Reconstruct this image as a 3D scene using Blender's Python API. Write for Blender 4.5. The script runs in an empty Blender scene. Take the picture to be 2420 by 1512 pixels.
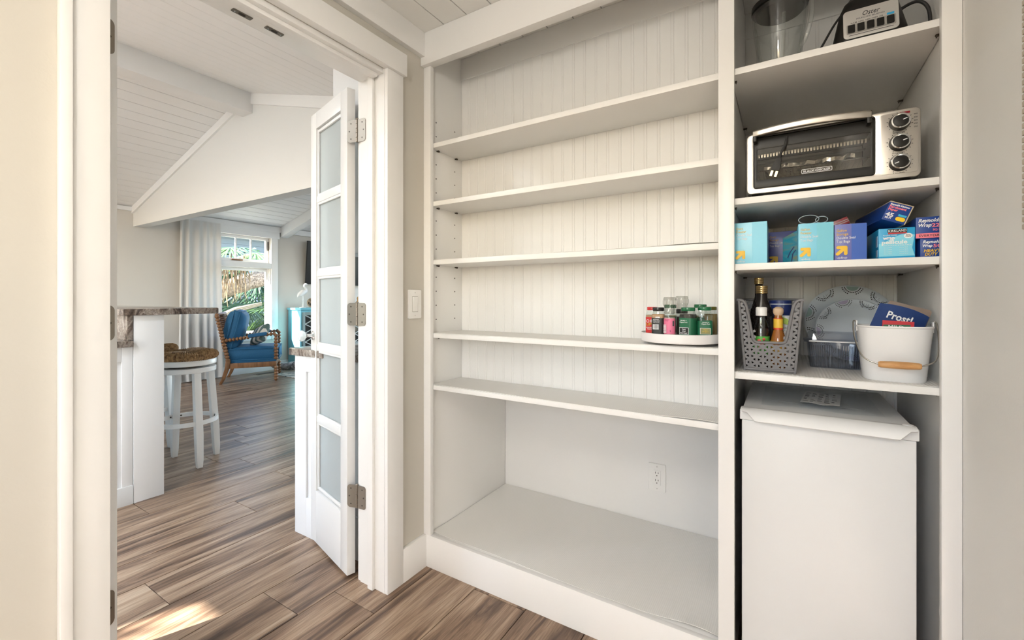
import bpy, bmesh, math, random
from mathutils import Vector, Matrix
random.seed(11)
sc = bpy.context.scene
COL = sc.collection
R = math.radians

# ------------------------------------------------------------------ camera, sky, sun, exposure
cam = bpy.data.cameras.new('camera')
cam.sensor_width = 36.0
cam.lens = 1038.0 / 2420.0 * 36.0
cam.shift_y = -50.0 / 2420.0
cam.clip_start = 0.02
camo = bpy.data.objects.new('camera', cam)
camo.location = (0, 0, 1.15)
camo.rotation_euler = (R(90), 0, R(31.82))
COL.objects.link(camo)
sc.camera = camo

sc.view_settings.view_transform = 'Standard'
sc.view_settings.look = 'None'
sc.view_settings.gamma = 1.0
sc.view_settings.use_curve_mapping = False
sc.view_settings.exposure = 1.24
sc.cycles.transparent_max_bounces = 24
sc.cycles.diffuse_bounces = 4

world = bpy.data.worlds.new('World')
sc.world = world
world.use_nodes = True
wn = world.node_tree
bgn = wn.nodes['Background']
sky = wn.nodes.new('ShaderNodeTexSky')
sky.sky_type = 'NISHITA'
sky.sun_disc = False
sky.sun_elevation = R(38)
sky.sun_rotation = R(160)
sky.air_density = 1.0
sky.dust_density = 1.5
wn.links.new(sky.outputs[0], bgn.inputs[0])
bgn.inputs[1].default_value = 0.8

sun_l = bpy.data.lights.new('sun', 'SUN')
sun_l.energy = 20.0
sun_l.angle = R(0.6)
sun_l.color = (1.0, 0.95, 0.86)
suno = bpy.data.objects.new('sun', sun_l)
suno.rotation_euler = Vector((0.34, 0.84, -0.53)).to_track_quat('-Z', 'Y').to_euler()
suno.location = (-3, -6, 6)
COL.objects.link(suno)

def portal(loc, rot, sx, sy):
    l = bpy.data.lights.new('window_portal', 'AREA')
    l.shape = 'RECTANGLE'; l.size = sx; l.size_y = sy
    l.cycles.is_portal = True
    o = bpy.data.objects.new('window_portal', l)
    o.location = loc; o.rotation_euler = rot
    COL.objects.link(o)

# ------------------------------------------------------------------ materials
MATS = {}
def newmat(name):
    m = bpy.data.materials.new(name); m.use_nodes = True
    nt = m.node_tree
    return m, nt, nt.nodes['Principled BSDF'], nt.nodes, nt.links

def P(name, col, rough=0.5, metal=0.0, bump=0.0, bscale=60.0, spec=0.5, coat=0.0, vary=0.0, emit=0.0):
    if name in MATS: return MATS[name]
    m, nt, b, N, L = newmat(name)
    b.inputs['Base Color'].default_value = (*col, 1)
    b.inputs['Roughness'].default_value = rough
    b.inputs['Metallic'].default_value = metal
    b.inputs['Specular IOR Level'].default_value = spec
    b.inputs['Coat Weight'].default_value = coat
    if bump or vary:
        tc = N.new('ShaderNodeTexCoord')
        nz = N.new('ShaderNodeTexNoise'); nz.inputs['Scale'].default_value = bscale; nz.inputs['Detail'].default_value = 3
        L.new(tc.outputs['Object'], nz.inputs['Vector'])
        if bump:
            bp = N.new('ShaderNodeBump'); bp.inputs['Strength'].default_value = bump; bp.inputs['Distance'].default_value = 0.004
            L.new(nz.outputs['Fac'], bp.inputs['Height']); L.new(bp.outputs[0], b.inputs['Normal'])
        if vary:
            mx = N.new('ShaderNodeMix'); mx.data_type = 'RGBA'
            mx.inputs[6].default_value = (*[c * (1 - vary) for c in col], 1)
            mx.inputs[7].default_value = (*[min(1, c * (1 + vary)) for c in col], 1)
            L.new(nz.outputs['Fac'], mx.inputs[0]); L.new(mx.outputs[2], b.inputs['Base Color'])
    if emit:
        b.inputs['Emission Color'].default_value = (*col, 1)
        b.inputs['Emission Strength'].default_value = emit
    MATS[name] = m
    return m

def glass(name, tint=(0.94, 0.97, 0.96), gloss=0.35):
    if name in MATS: return MATS[name]
    m, nt, b, N, L = newmat(name)
    N.remove(b)
    tr = N.new('ShaderNodeBsdfTransparent'); tr.inputs[0].default_value = (*tint, 1)
    gl = N.new('ShaderNodeBsdfGlossy'); gl.inputs['Roughness'].default_value = 0.03
    lw = N.new('ShaderNodeLayerWeight'); lw.inputs[0].default_value = 0.5
    pw_ = N.new('ShaderNodeMath'); pw_.operation = 'POWER'; pw_.inputs[1].default_value = 3.0
    ma = N.new('ShaderNodeMath'); ma.operation = 'MULTIPLY_ADD'; ma.inputs[1].default_value = gloss; ma.inputs[2].default_value = 0.05 * gloss / 0.35
    L.new(lw.outputs['Facing'], pw_.inputs[0]); L.new(pw_.outputs[0], ma.inputs[0])
    mx = N.new('ShaderNodeMixShader')
    L.new(ma.outputs[0], mx.inputs[0]); L.new(tr.outputs[0], mx.inputs[1]); L.new(gl.outputs[0], mx.inputs[2])
    L.new(mx.outputs[0], N['Material Output'].inputs[0])
    MATS[name] = m
    return m

def streaked(name, stops, scale, rough=0.4, bump=0.06, fine=None, randomise=True, spec=0.4, dist=0.8):
    """wood-like or stone-like colour from a stretched noise through a ramp, shifted for every object"""
    if name in MATS: return MATS[name]
    m, nt, b, N, L = newmat(name)
    tc = N.new('ShaderNodeTexCoord'); mp = N.new('ShaderNodeMapping'); mp.inputs['Scale'].default_value = scale
    L.new(tc.outputs['Object'], mp.inputs['Vector'])
    vec = mp.outputs[0]
    if randomise:
        oi = N.new('ShaderNodeObjectInfo'); ml = N.new('ShaderNodeMath'); ml.operation = 'MULTIPLY'; ml.inputs[1].default_value = 91.7
        cb = N.new('ShaderNodeCombineXYZ'); ad = N.new('ShaderNodeVectorMath'); ad.operation = 'ADD'
        L.new(oi.outputs['Random'], ml.inputs[0])
        for i in range(3): L.new(ml.outputs[0], cb.inputs[i])
        L.new(vec, ad.inputs[0]); L.new(cb.outputs[0], ad.inputs[1]); vec = ad.outputs[0]
    nz = N.new('ShaderNodeTexNoise'); nz.inputs['Scale'].default_value = 1.0; nz.inputs['Detail'].default_value = 8
    nz.inputs['Roughness'].default_value = 0.62; nz.inputs['Distortion'].default_value = dist
    L.new(vec, nz.inputs['Vector'])
    cr = N.new('ShaderNodeValToRGB')
    while len(cr.color_ramp.elements) < len(stops): cr.color_ramp.elements.new(0.5)
    for e, (p, c) in zip(cr.color_ramp.elements, stops): e.position = p; e.color = (*c, 1)
    L.new(nz.outputs['Fac'], cr.inputs[0])
    col = cr.outputs[0]; hsrc = nz.outputs['Fac']
    if fine:
        mp2 = N.new('ShaderNodeMapping'); mp2.inputs['Scale'].default_value = fine
        L.new(tc.outputs['Object'], mp2.inputs['Vector'])
        n2 = N.new('ShaderNodeTexNoise'); n2.inputs['Scale'].default_value = 1.0; n2.inputs['Detail'].default_value = 3
        L.new(mp2.outputs[0], n2.inputs['Vector'])
        c2 = N.new('ShaderNodeValToRGB'); c2.color_ramp.elements[0].position = 0.35; c2.color_ramp.elements[1].position = 0.6
        c2.color_ramp.elements[0].color = (0.58, 0.56, 0.54, 1)
        L.new(n2.outputs['Fac'], c2.inputs[0])
        mx = N.new('ShaderNodeMix'); mx.data_type = 'RGBA'; mx.blend_type = 'MULTIPLY'; mx.inputs[0].default_value = 0.8
        L.new(col, mx.inputs[6]); L.new(c2.outputs[0], mx.inputs[7]); col = mx.outputs[2]; hsrc = n2.outputs['Fac']
    L.new(col, b.inputs['Base Color'])
    bp = N.new('ShaderNodeBump'); bp.inputs['Strength'].default_value = bump; bp.inputs['Distance'].default_value = 0.003
    L.new(hsrc, bp.inputs['Height']); L.new(bp.outputs[0], b.inputs['Normal'])
    b.inputs['Roughness'].default_value = rough; b.inputs['Specular IOR Level'].default_value = spec
    MATS[name] = m
    return m

trimw = P('trim white paint', (0.80, 0.79, 0.77), 0.32, bump=0.02, bscale=35)
shelfw = P('shelf white paint', (0.80, 0.79, 0.765), 0.38, bump=0.02, bscale=35)
doorw = P('door white paint', (0.76, 0.76, 0.755), 0.28, bump=0.015, bscale=30)
cabw = P('cabinet white paint', (0.74, 0.75, 0.76), 0.30, bump=0.01, bscale=30)
ceilw = P('ceiling white paint', (0.78, 0.77, 0.74), 0.5, bump=0.03, bscale=25)
vaultw = P('vault white paint', (0.82, 0.82, 0.81), 0.45, bump=0.02, bscale=25)
beige = P('pantry beige paint', (0.555, 0.525, 0.465), 0.6, bump=0.05, bscale=160)
pantryw = P('pantry pale paint', (0.76, 0.75, 0.72), 0.6, bump=0.05, bscale=160)
greige = P('living beige paint', (0.60, 0.57, 0.52), 0.6, bump=0.05, bscale=160)
gablew = P('gable white paint', (0.74, 0.74, 0.72), 0.55, bump=0.03, bscale=120)
nickel = P('satin nickel', (0.27, 0.24, 0.205), 0.42, 1.0)
darkmetal = P('dark metal', (0.10, 0.085, 0.07), 0.4, 0.8)
chrome = P('chrome', (0.75, 0.75, 0.74), 0.12, 1.0)
black = P('black plastic', (0.010, 0.009, 0.008), 0.36, spec=0.3)
blackmat = P('matt black', (0.02, 0.02, 0.02), 0.55)
plate_w = P('white plastic plate', (0.82, 0.81, 0.78), 0.3)
hole = P('dark hole', (0.03, 0.025, 0.02), 0.8)
clear = glass('clear glass')
bagclear = glass('clear plastic film', (0.97, 0.98, 0.985), 0.08)
contclear = glass('clear moulded plastic', (0.80, 0.82, 0.86), 0.35)
winglass = glass('window glass', (0.97, 0.985, 0.98), 0.12)
floorm = streaked('brown floor plank', [(0.31, (0.065, 0.039, 0.027)), (0.41, (0.145, 0.090, 0.060)), (0.50, (0.28, 0.185, 0.124)), (0.60, (0.40, 0.285, 0.198)), (0.74, (0.52, 0.41, 0.31))],
                  (13.0, 0.9, 4.0), rough=0.33, bump=0.12, fine=(210, 8, 20), spec=0.45, dist=1.2)
granite = streaked('brown veined granite', [(0.36, (0.045, 0.034, 0.028)), (0.43, (0.14, 0.105, 0.085)), (0.50, (0.30, 0.255, 0.215)), (0.55, (0.20, 0.16, 0.135)), (0.66, (0.52, 0.48, 0.43))],
                   (9, 9, 3), rough=0.12, bump=0.0, fine=(120, 120, 120), randomise=False, spec=0.5, dist=2.0)
oak = streaked('brown turned wood', [(0.3, (0.10, 0.045, 0.018)), (0.5, (0.20, 0.095, 0.040)), (0.7, (0.29, 0.15, 0.07))], (18, 18, 3), rough=0.35, bump=0.05, dist=0.5)
gripwood = streaked('light grip wood', [(0.3, (0.42, 0.20, 0.07)), (0.55, (0.58, 0.31, 0.12)), (0.75, (0.66, 0.40, 0.18))], (25, 120, 120), rough=0.35, bump=0.03, dist=0.4)

def frosted():
    m, nt, b, N, L = newmat('frosted glass')
    b.inputs['Base Color'].default_value = (0.66, 0.70, 0.71, 1); b.inputs['Roughness'].default_value = 0.35
    ts = N.new('ShaderNodeBsdfTranslucent'); ts.inputs[0].default_value = (0.88, 0.91, 0.91, 1)
    mx = N.new('ShaderNodeMixShader'); mx.inputs[0].default_value = 0.55
    L.new(b.outputs[0], mx.inputs[1]); L.new(ts.outputs[0], mx.inputs[2]); L.new(mx.outputs[0], N['Material Output'].inputs[0])
    return m
frost = frosted()

def ribbed(name, col, scale, strength):
    m, nt, b, N, L = newmat(name)
    b.inputs['Roughness'].default_value = 0.5
    tc = N.new('ShaderNodeTexCoord'); w = N.new('ShaderNodeTexWave'); w.inputs['Scale'].default_value = scale
    w.bands_direction = 'X'
    L.new(tc.outputs['Object'], w.inputs['Vector'])
    bp = N.new('ShaderNodeBump'); bp.inputs['Strength'].default_value = strength; bp.inputs['Distance'].default_value = 0.003
    L.new(w.outputs['Fac'], bp.inputs['Height']); L.new(bp.outputs[0], b.inputs['Normal'])
    mx = N.new('ShaderNodeMix'); mx.data_type = 'RGBA'
    mx.inputs[6].default_value = (*[c * 0.94 for c in col], 1); mx.inputs[7].default_value = (*col, 1)
    L.new(w.outputs['Fac'], mx.inputs[0]); L.new(mx.outputs[2], b.inputs['Base Color'])
    return m
linerm = ribbed('ribbed shelf liner', (0.80, 0.785, 0.75), 38, 0.35)
linerfine = ribbed('fine ribbed shelf liner', (0.80, 0.785, 0.75), 52, 0.1)

# ------------------------------------------------------------------ mesh helpers
def box(bm, x0, x1, y0, y1, z0, z1, M=None):
    vs = [bm.verts.new((x, y, z)) for x in (x0, x1) for y in (y0, y1) for z in (z0, z1)]
    for f in ((0, 1, 3, 2), (4, 6, 7, 5), (0, 4, 5, 1), (2, 3, 7, 6), (0, 2, 6, 4), (1, 5, 7, 3)):
        bm.faces.new([vs[i] for i in f])
    if M is not None: bmesh.ops.transform(bm, matrix=M, verts=vs)
    return vs

def loft(bm, rings, cap0=True, cap1=True, closed=True):
    rr = [[bm.verts.new(p) for p in ring] for ring in rings]
    n = len(rr[0])
    for a, b in zip(rr[:-1], rr[1:]):
        for i in range(n if closed else n - 1):
            j = (i + 1) % n
            bm.faces.new((a[i], a[j], b[j], b[i]))
    if cap0 and closed: bm.faces.new(rr[0][::-1])
    if cap1 and closed: bm.faces.new(rr[-1])
    return rr

def lathe(bm, prof, n=24, M=None, cap=True):
    rings = []
    for r, z in prof:
        r = max(r, 1e-4)
        rings.append([Vector((r * math.cos(2 * math.pi * i / n), r * math.sin(2 * math.pi * i / n), z)) for i in range(n)])
    if M is not None: rings = [[M @ p for p in ring] for ring in rings]
    loft(bm, rings, cap, cap)

def tube(bm, pts, r, n=8, cap=True):
    pts = [Vector(p) for p in pts]
    rs = r if isinstance(r, (list, tuple)) else [r] * len(pts)
    rings = []; up = None
    for i, p in enumerate(pts):
        t = (pts[min(i + 1, len(pts) - 1)] - pts[max(i - 1, 0)]).normalized()
        if up is None:
            up = Vector((0, 0, 1)) if abs(t.z) < 0.9 else Vector((1, 0, 0))
        a = t.cross(up).normalized(); b = a.cross(t).normalized(); up = b
        rings.append([p + rs[i] * (a * math.cos(2 * math.pi * k / n) + b * math.sin(2 * math.pi * k / n)) for k in range(n)])
    loft(bm, rings, cap, cap)

def ball(bm, c, r, n=10, s=(1, 1, 1), M=None):
    m = Matrix.Translation(c) @ Matrix.Diagonal((*[r * k for k in s], 1))
    if M is not None: m = M @ m
    bmesh.ops.create_uvsphere(bm, u_segments=n, v_segments=max(6, n * 2 // 3), radius=1.0, matrix=m)

def prism(bm, poly, z0, z1, M=None):
    rings = [[Vector((x, y, z)) for x, y in poly] for z in (z0, z1)]
    if M is not None: rings = [[M @ p for p in r] for r in rings]
    loft(bm, rings)

def rrect(x0, x1, y0, y1, r, n=5):
    out = []
    for cx, cy, a0 in ((x1 - r, y1 - r, 0), (x0 + r, y1 - r, 90), (x0 + r, y0 + r, 180), (x1 - r, y0 + r, 270)):
        for i in range(n + 1):
            a = R(a0 + 90 * i / n); out.append((cx + r * math.cos(a), cy + r * math.sin(a)))
    return out

def spline(pts, k=8):
    pts = [Vector(p) for p in pts]; out = []
    for i in range(len(pts) - 1):
        p0, p1, p2, p3 = pts[max(i - 1, 0)], pts[i], pts[i + 1], pts[min(i + 2, len(pts) - 1)]
        for j in range(k):
            t = j / k
            out.append(0.5 * ((2 * p1) + (p2 - p0) * t + (2 * p0 - 5 * p1 + 4 * p2 - p3) * t * t + (3 * p1 - p0 - 3 * p2 + p3) * t ** 3))
    out.append(pts[-1])
    return out

def O(name, bm, mat, parent=None, bevel=0.0, smooth=True, loc=None, rot=None, seg=2, angle=35):
    bmesh.ops.recalc_face_normals(bm, faces=bm.faces)
    if bevel:
        es = [e for e in bm.edges if len(e.link_faces) == 2 and e.calc_face_angle(0) > R(30)]
        if es: bmesh.ops.bevel(bm, geom=es, offset=bevel, segments=seg, affect='EDGES', profile=0.6, clamp_overlap=True)
    me = bpy.data.meshes.new(name)
    bm.to_mesh(me); bm.free()
    if smooth:
        me.shade_smooth(); me.set_sharp_from_angle(angle=R(angle))
    me.materials.append(mat)
    o = bpy.data.objects.new(name, me); COL.objects.link(o)
    if parent: o.parent = parent
    if loc: o.location = loc
    if rot: o.rotation_euler = rot
    return o

def B(name, x0, x1, y0, y1, z0, z1, mat, parent=None, bev=0.002, M=None):
    bm = bmesh.new(); box(bm, x0, x1, y0, y1, z0, z1, M)
    return O(name, bm, mat, parent, bevel=bev, smooth=bool(bev))

def L(name, prof, mat, parent=None, n=24, loc=(0, 0, 0), M=None, angle=40):
    bm = bmesh.new(); lathe(bm, prof, n, M)
    return O(name, bm, mat, parent, loc=loc, angle=angle)

def TB(name, pts, r, mat, parent=None, n=8):
    bm = bmesh.new(); tube(bm, pts, r, n)
    return O(name, bm, mat, parent, angle=60)

def tag(o, label=None, cat=None, group=None, kind=None):
    if label: o['label'] = label
    if cat: o['category'] = cat
    if group: o['group'] = group
    if kind: o['kind'] = kind
    return o

def thing(name, label, cat, loc=(0, 0, 0), rotz=0.0, group=None, rot=None):
    o = bpy.data.objects.new(name, None); COL.objects.link(o)
    o.empty_display_size = 0.05
    o.location = loc; o.rotation_euler = rot if rot else (0, 0, rotz)
    return tag(o, label, cat, group)

def struct(o, label=None):
    o['kind'] = 'structure'
    if label: o['label'] = label
    return o

def copy_child(src, parent, loc=None):
    c = src.copy(); COL.objects.link(c); c.parent = parent
    if loc is not None: c.location = loc
    return c

def copy_tree(root):
    r = root.copy(); COL.objects.link(r)
    for ch in root.children:
        c = copy_child(ch, r)
        for g in ch.children: copy_child(g, c)
    return r

FRONT = Matrix.Rotation(R(90), 4, 'X')            # text plane stood up, read from the -Y side
def text(s, M, size, mat, parent, width=None, name='lettering', ext=0.0003, shear=0.0, bold=0.0, align='LEFT', spacing=1.0):
    cu = bpy.data.curves.new(name, 'FONT')
    cu.body = s; cu.size = size; cu.extrude = ext; cu.shear = shear; cu.offset = bold; cu.align_x = align
    cu.resolution_u = 2; cu.space_line = 0.85 if '\n' in s else 1.0; cu.space_character = spacing
    t = bpy.data.objects.new('t', cu); COL.objects.link(t)
    dg = bpy.context.evaluated_depsgraph_get()
    me = bpy.data.meshes.new_from_object(t.evaluated_get(dg))
    bpy.data.objects.remove(t); bpy.data.curves.remove(cu)
    if width:
        xs = [v.co.x for v in me.vertices]
        if xs:
            k = width / max(1e-6, max(xs) - min(xs))
            for v in me.vertices: v.co.x *= k
    me.transform(M); me.materials.clear(); me.materials.append(mat); me.name = name
    o = bpy.data.objects.new(name, me); COL.objects.link(o); o.parent = parent
    return o

def stroke(bm, pts, w, z0, z1, M=None):
    """flat printed stroke with round ends along a 2-D polyline"""
    for (x0, y0), (x1, y1) in zip(pts[:-1], pts[1:]):
        a = math.atan2(y1 - y0, x1 - x0); h = w / 2; poly = []
        for k in range(9): t = a + math.pi / 2 + math.pi * k / 8; poly.append((x0 + h * math.cos(t), y0 + h * math.sin(t)))
        for k in range(9): t = a - math.pi / 2 + math.pi * k / 8; poly.append((x1 + h * math.cos(t), y1 + h * math.sin(t)))
        prism(bm, poly, z0, z1, M)

# ================================================================== the setting
XW = -1.325      # pantry face of the door wall
XK = -1.467      # kitchen face of the door wall
ZC = 2.283       # pantry ceiling
XF = -7.05       # far wall of kitchen and living room
YG = 2.211       # gable partition
YB0 = -2.6       # kitchen window wall
YL1 = 7.4        # living room end wall
ZE = 2.32        # eave height
XR, ZR = -4.31, 3.09   # ridge

# floor with planks along Y
fl = B('floor', XF, 0.60, YB0, YL1, -0.05, -0.008, P('floor underlay', (0.05, 0.035, 0.025), 0.9), bev=0)
struct(fl)
PW = 0.2305; X0 = -0.814
fixed = {(-6): 0.727, (-8): 1.292, (-9): 1.66, (-10): 0.975, (-11): 1.652, (-15): 2.08, (-7): 0.1, (-5): 1.30, (-4): 0.95, (-3): 1.1}
plank_cache = {}
def plank_mesh(w, ln, mat, th=0.008, bev=0.0007, name='plank'):
    key = (round(w, 4), round(ln, 3), mat.name, th)
    if key in plank_cache: return plank_cache[key]
    bm = bmesh.new(); c = bev
    a = [(-w / 2, 0), (w / 2, 0), (w / 2, ln), (-w / 2, ln)]
    b = [(-w / 2 + c, c), (w / 2 - c, c), (w / 2 - c, ln - c), (-w / 2 + c, ln - c)]
    loft(bm, [[Vector((x, y, -th)) for x, y in a], [Vector((x, y, -c * 0.8)) for x, y in a], [Vector((x, y, 0)) for x, y in b]], cap0=False)
    bmesh.ops.recalc_face_normals(bm, faces=bm.faces)
    me = bpy.data.meshes.new(name); bm.to_mesh(me); bm.free(); me.materials.append(mat)
    plank_cache[key] = me
    return me
rnd = random.Random(5)
PL = 1.52
k = 4
while X0 + PW * k > XF:
    xl = X0 + PW * k
    if xl < 0.45:
        off = fixed.get(k, rnd.uniform(0, PL))
        y = off - PL * 3
        while y < YL1:
            a, b_ = max(y, YB0), min(y + PL, YL1)
            if b_ - a > 0.05 and not (xl > -1.5 and (b_ < -1.7 or a > 2.1)):
                o = bpy.data.objects.new('plank', plank_mesh(PW - 0.0030, round(b_ - a - 0.0025, 4), floorm))
                COL.objects.link(o); o.parent = fl; o.location = (xl + PW / 2, a, 0)
            y += PL
    k -= 1

# door wall with opening
YJ0, YJ1, ZH = 0.369, 1.193, 2.03
bm = bmesh.new()
box(bm, XK, XW, -1.75, YJ0 - 0.02, 0, ZE); box(bm, XK, XW, YJ1 + 0.02, YL1, 0, ZE); box(bm, XK, XW, YJ0 - 0.02, YJ1 + 0.02, ZH + 0.02, ZE)
box(bm, XK, XW, YB0, -1.75, 0, ZE)
wl = struct(O('wall_left', bm, beige, smooth=False))
# kitchen skin of the same wall
bm = bmesh.new()
box(bm, XK - 0.006, XK, YB0, YJ0 - 0.09, 0, ZE); box(bm, XK - 0.006, XK, YJ1 + 0.09, YL1, 0, ZE); box(bm, XK - 0.006, XK, YJ0 - 0.09, YJ1 + 0.09, ZH + 0.1, ZE)
O('plaster_skin', bm, gablew, wl, smooth=False)

struct(B('wall_right', 0.35, 0.45, -1.75, 1.42, 0, ZC, pantryw, bev=0))
bm = bmesh.new()
for (a, b_, c, d) in ((XW, -0.90, 0, ZC), (0.0, 0.45, 0, ZC), (-0.90, 0.0, 0, 1.15), (-0.90, 0.0, 1.95, ZC)): box(bm, a, b_, -1.85, -1.75, c, d)
struct(O('wall_back', bm, pantryw, smooth=False))
w4 = struct(thing('window_4', None, None, (-0.45, -1.80, 0)))  # unseen pantry window added for soft frontal daylight on the shelves
for (a, b_, c, d) in ((-0.45, -0.405, 1.15, 1.95), (0.405, 0.45, 1.15, 1.95), (-0.405, 0.405, 1.15, 1.20), (-0.405, 0.405, 1.90, 1.95), (-0.02, 0.02, 1.20, 1.90)): B('frame', a, b_, -0.02, 0.02, c, d, trimw, w4, 0.002)
portal((-0.45, -1.84, 1.55), (R(90), 0, 0), 0.9, 0.8)
# walls around the cupboard recess
struct(B('wall_recess', XW - 0.002, 0.45, 2.06, 2.12, 0, ZC + 0.05, pantryw, bev=0))
struct(B('wall_recess_side', 0.375, 0.45, 1.42, 2.06, 0, ZC, pantryw, bev=0))

# pantry ceiling boards along Y
ce = struct(B('ceiling', XW, 0.45, -1.85, 2.12, ZC + 0.012, ZC + 0.06, P('board gap', (0.16, 0.13, 0.10), 0.9), bev=0))
CP = 0.1178
x = -1.196 - 2 * CP
while x < 0.40:
    a, b_ = max(x, XW), min(x + CP, 0.42)
    if b_ - a > 0.02:
        bm = bmesh.new(); box(bm, a + 0.0018, b_ - 0.0018, -1.75, 2.06, ZC, ZC + 0.012)
        O('plank', bm, ceilw, ce, bevel=0.0012, smooth=False, seg=1)
    x += CP

# vault over kitchen and living room
cv = struct(O('ceiling.001', (lambda bm: (loft(bm, [[Vector((XF, y, ZE + 0.03)), Vector((XR, y, ZR + 0.03)), Vector((XK + 0.15, y, ZE + 0.03)), Vector((XK + 0.15, y, ZE + 0.10)), Vector((XR, y, ZR + 0.12)), Vector((XF, y, ZE + 0.12))] for y in (YB0, YL1)]), bm)[1])(bmesh.new()),
    P('vault board gap', (0.16, 0.155, 0.15), 0.9), smooth=False))
def slope_boards(xa, za, xb, zb, y0, y1, pitch):
    dx, dz = xb - xa, zb - za; ln = math.hypot(dx, dz); ux, uz = dx / ln, dz / ln
    nx, nz = uz, -ux
    if nz > 0: nx, nz = -nx, -nz
    n = int(ln / pitch); pitch = ln / n
    for i in range(n):
        a, b2 = i * pitch + 0.0026, (i + 1) * pitch - 0.0026
        bm = bmesh.new()
        q = [(xa + ux * t + nx * h, za + uz * t + nz * h) for t, h in ((a, -0.02), (b2, -0.02), (b2, -0.002), (b2 - 0.003, 0.0), (a + 0.003, 0.0), (a, -0.002))]
        loft(bm, [[Vector((px, y, pz)) for px, pz in q] for y in (y0, y1)])
        O('plank', bm, vaultw, cv, smooth=False)
slope_boards(XF, ZE, XR, ZR, YB0, YG, 0.134)
slope_boards(XR, ZR, XK, ZE + 0.01, YB0, YG, 0.15)
slope_boards(XF, ZE, XR, ZR, YG + 0.12, YL1, 0.134)
slope_boards(XR, ZR, XK, ZE + 0.01, YG + 0.12, YL1, 0.15)

# gable partition above the dropped opening, X axis wide
zl = lambda x: ZE + (ZR - ZE) * (x - XF) / (XR - XF) if x < XR else ZR + (ZE + 0.01 - ZR) * (x - XR) / (XK - XR)
bm = bmesh.new()
prism(bm, [(XF, 2.072), (XK, 2.072), (XK, ZE + 0.03), (XR, ZR + 0.03), (XF, ZE + 0.03)], -0.125, 0.0, Matrix.Translation((0, YG, 0)) @ FRONT)
struct(O('wall_gable', bm, gablew, smooth=False))
def slope_trim(name, xa, xb, y, w, th):
    bm = bmesh.new()
    prism(bm, [(xa, zl(xa) - 0.001), (xb, zl(xb) - 0.001), (xb, zl(xb) - w), (xa, zl(xa) - w)], 0, th, Matrix.Translation((0, y, 0)) @ FRONT)
    return struct(O(name, bm, vaultw, smooth=False))
slope_trim('trim_1', XF, XR - 0.075, YG, 0.085, 0.02)
slope_trim('trim_2', XR + 0.075, XK, YG, 0.10, 0.02)
# ridge beam
struct(B('trim_3', XR - 0.085, XR + 0.085, YB0, YG - 0.0, ZR - 0.205, ZR - 0.01, vaultw, bev=0.004))
struct(B('trim_4', XR - 0.085, XR + 0.085, YG + 0.13, YL1, ZR - 0.205, ZR - 0.01, vaultw, bev=0.004))
# rafter beam in the living room, along X up the slope
bm = bmesh.new()
prism(bm, [(XF, ZE - 0.16), (XF, ZE - 0.002), (XR, ZR - 0.002), (XR, ZR - 0.16)], 0, 0.13, Matrix.Translation((0, 4.26, 0)) @ FRONT)
struct(O('trim_5', bm, vaultw, bevel=0.003))

# far wall with window opening
WY0, WY1 = 2.98, 3.974
bm = bmesh.new()
XFo = XF - 0.16
box(bm, XFo, XF, YB0, WY0, 0, ZE + 0.05); box(bm, XFo, XF, WY1, YL1, 0, ZE + 0.05)
box(bm, XFo, XF, WY0, WY1, 0, 0.60); box(bm, XFo, XF, WY0, WY1, 1.632, 1.725); box(bm, XFo, XF, WY0, WY1, 2.13, ZE + 0.05)
struct(O('wall_far', bm, greige, smooth=False))
# crown board along far wall
struct(B('trim_6', XF, XF + 0.022, YB0, YG, ZE - 0.055, ZE - 0.002, vaultw))
struct(B('trim_7', XF, XF + 0.03, YG + 0.13, YL1, ZE - 0.09, ZE - 0.002, vaultw))
struct(B('baseboard_far', XF, XF + 0.018, YB0, YL1, 0, 0.14, vaultw, bev=0.003))

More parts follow.
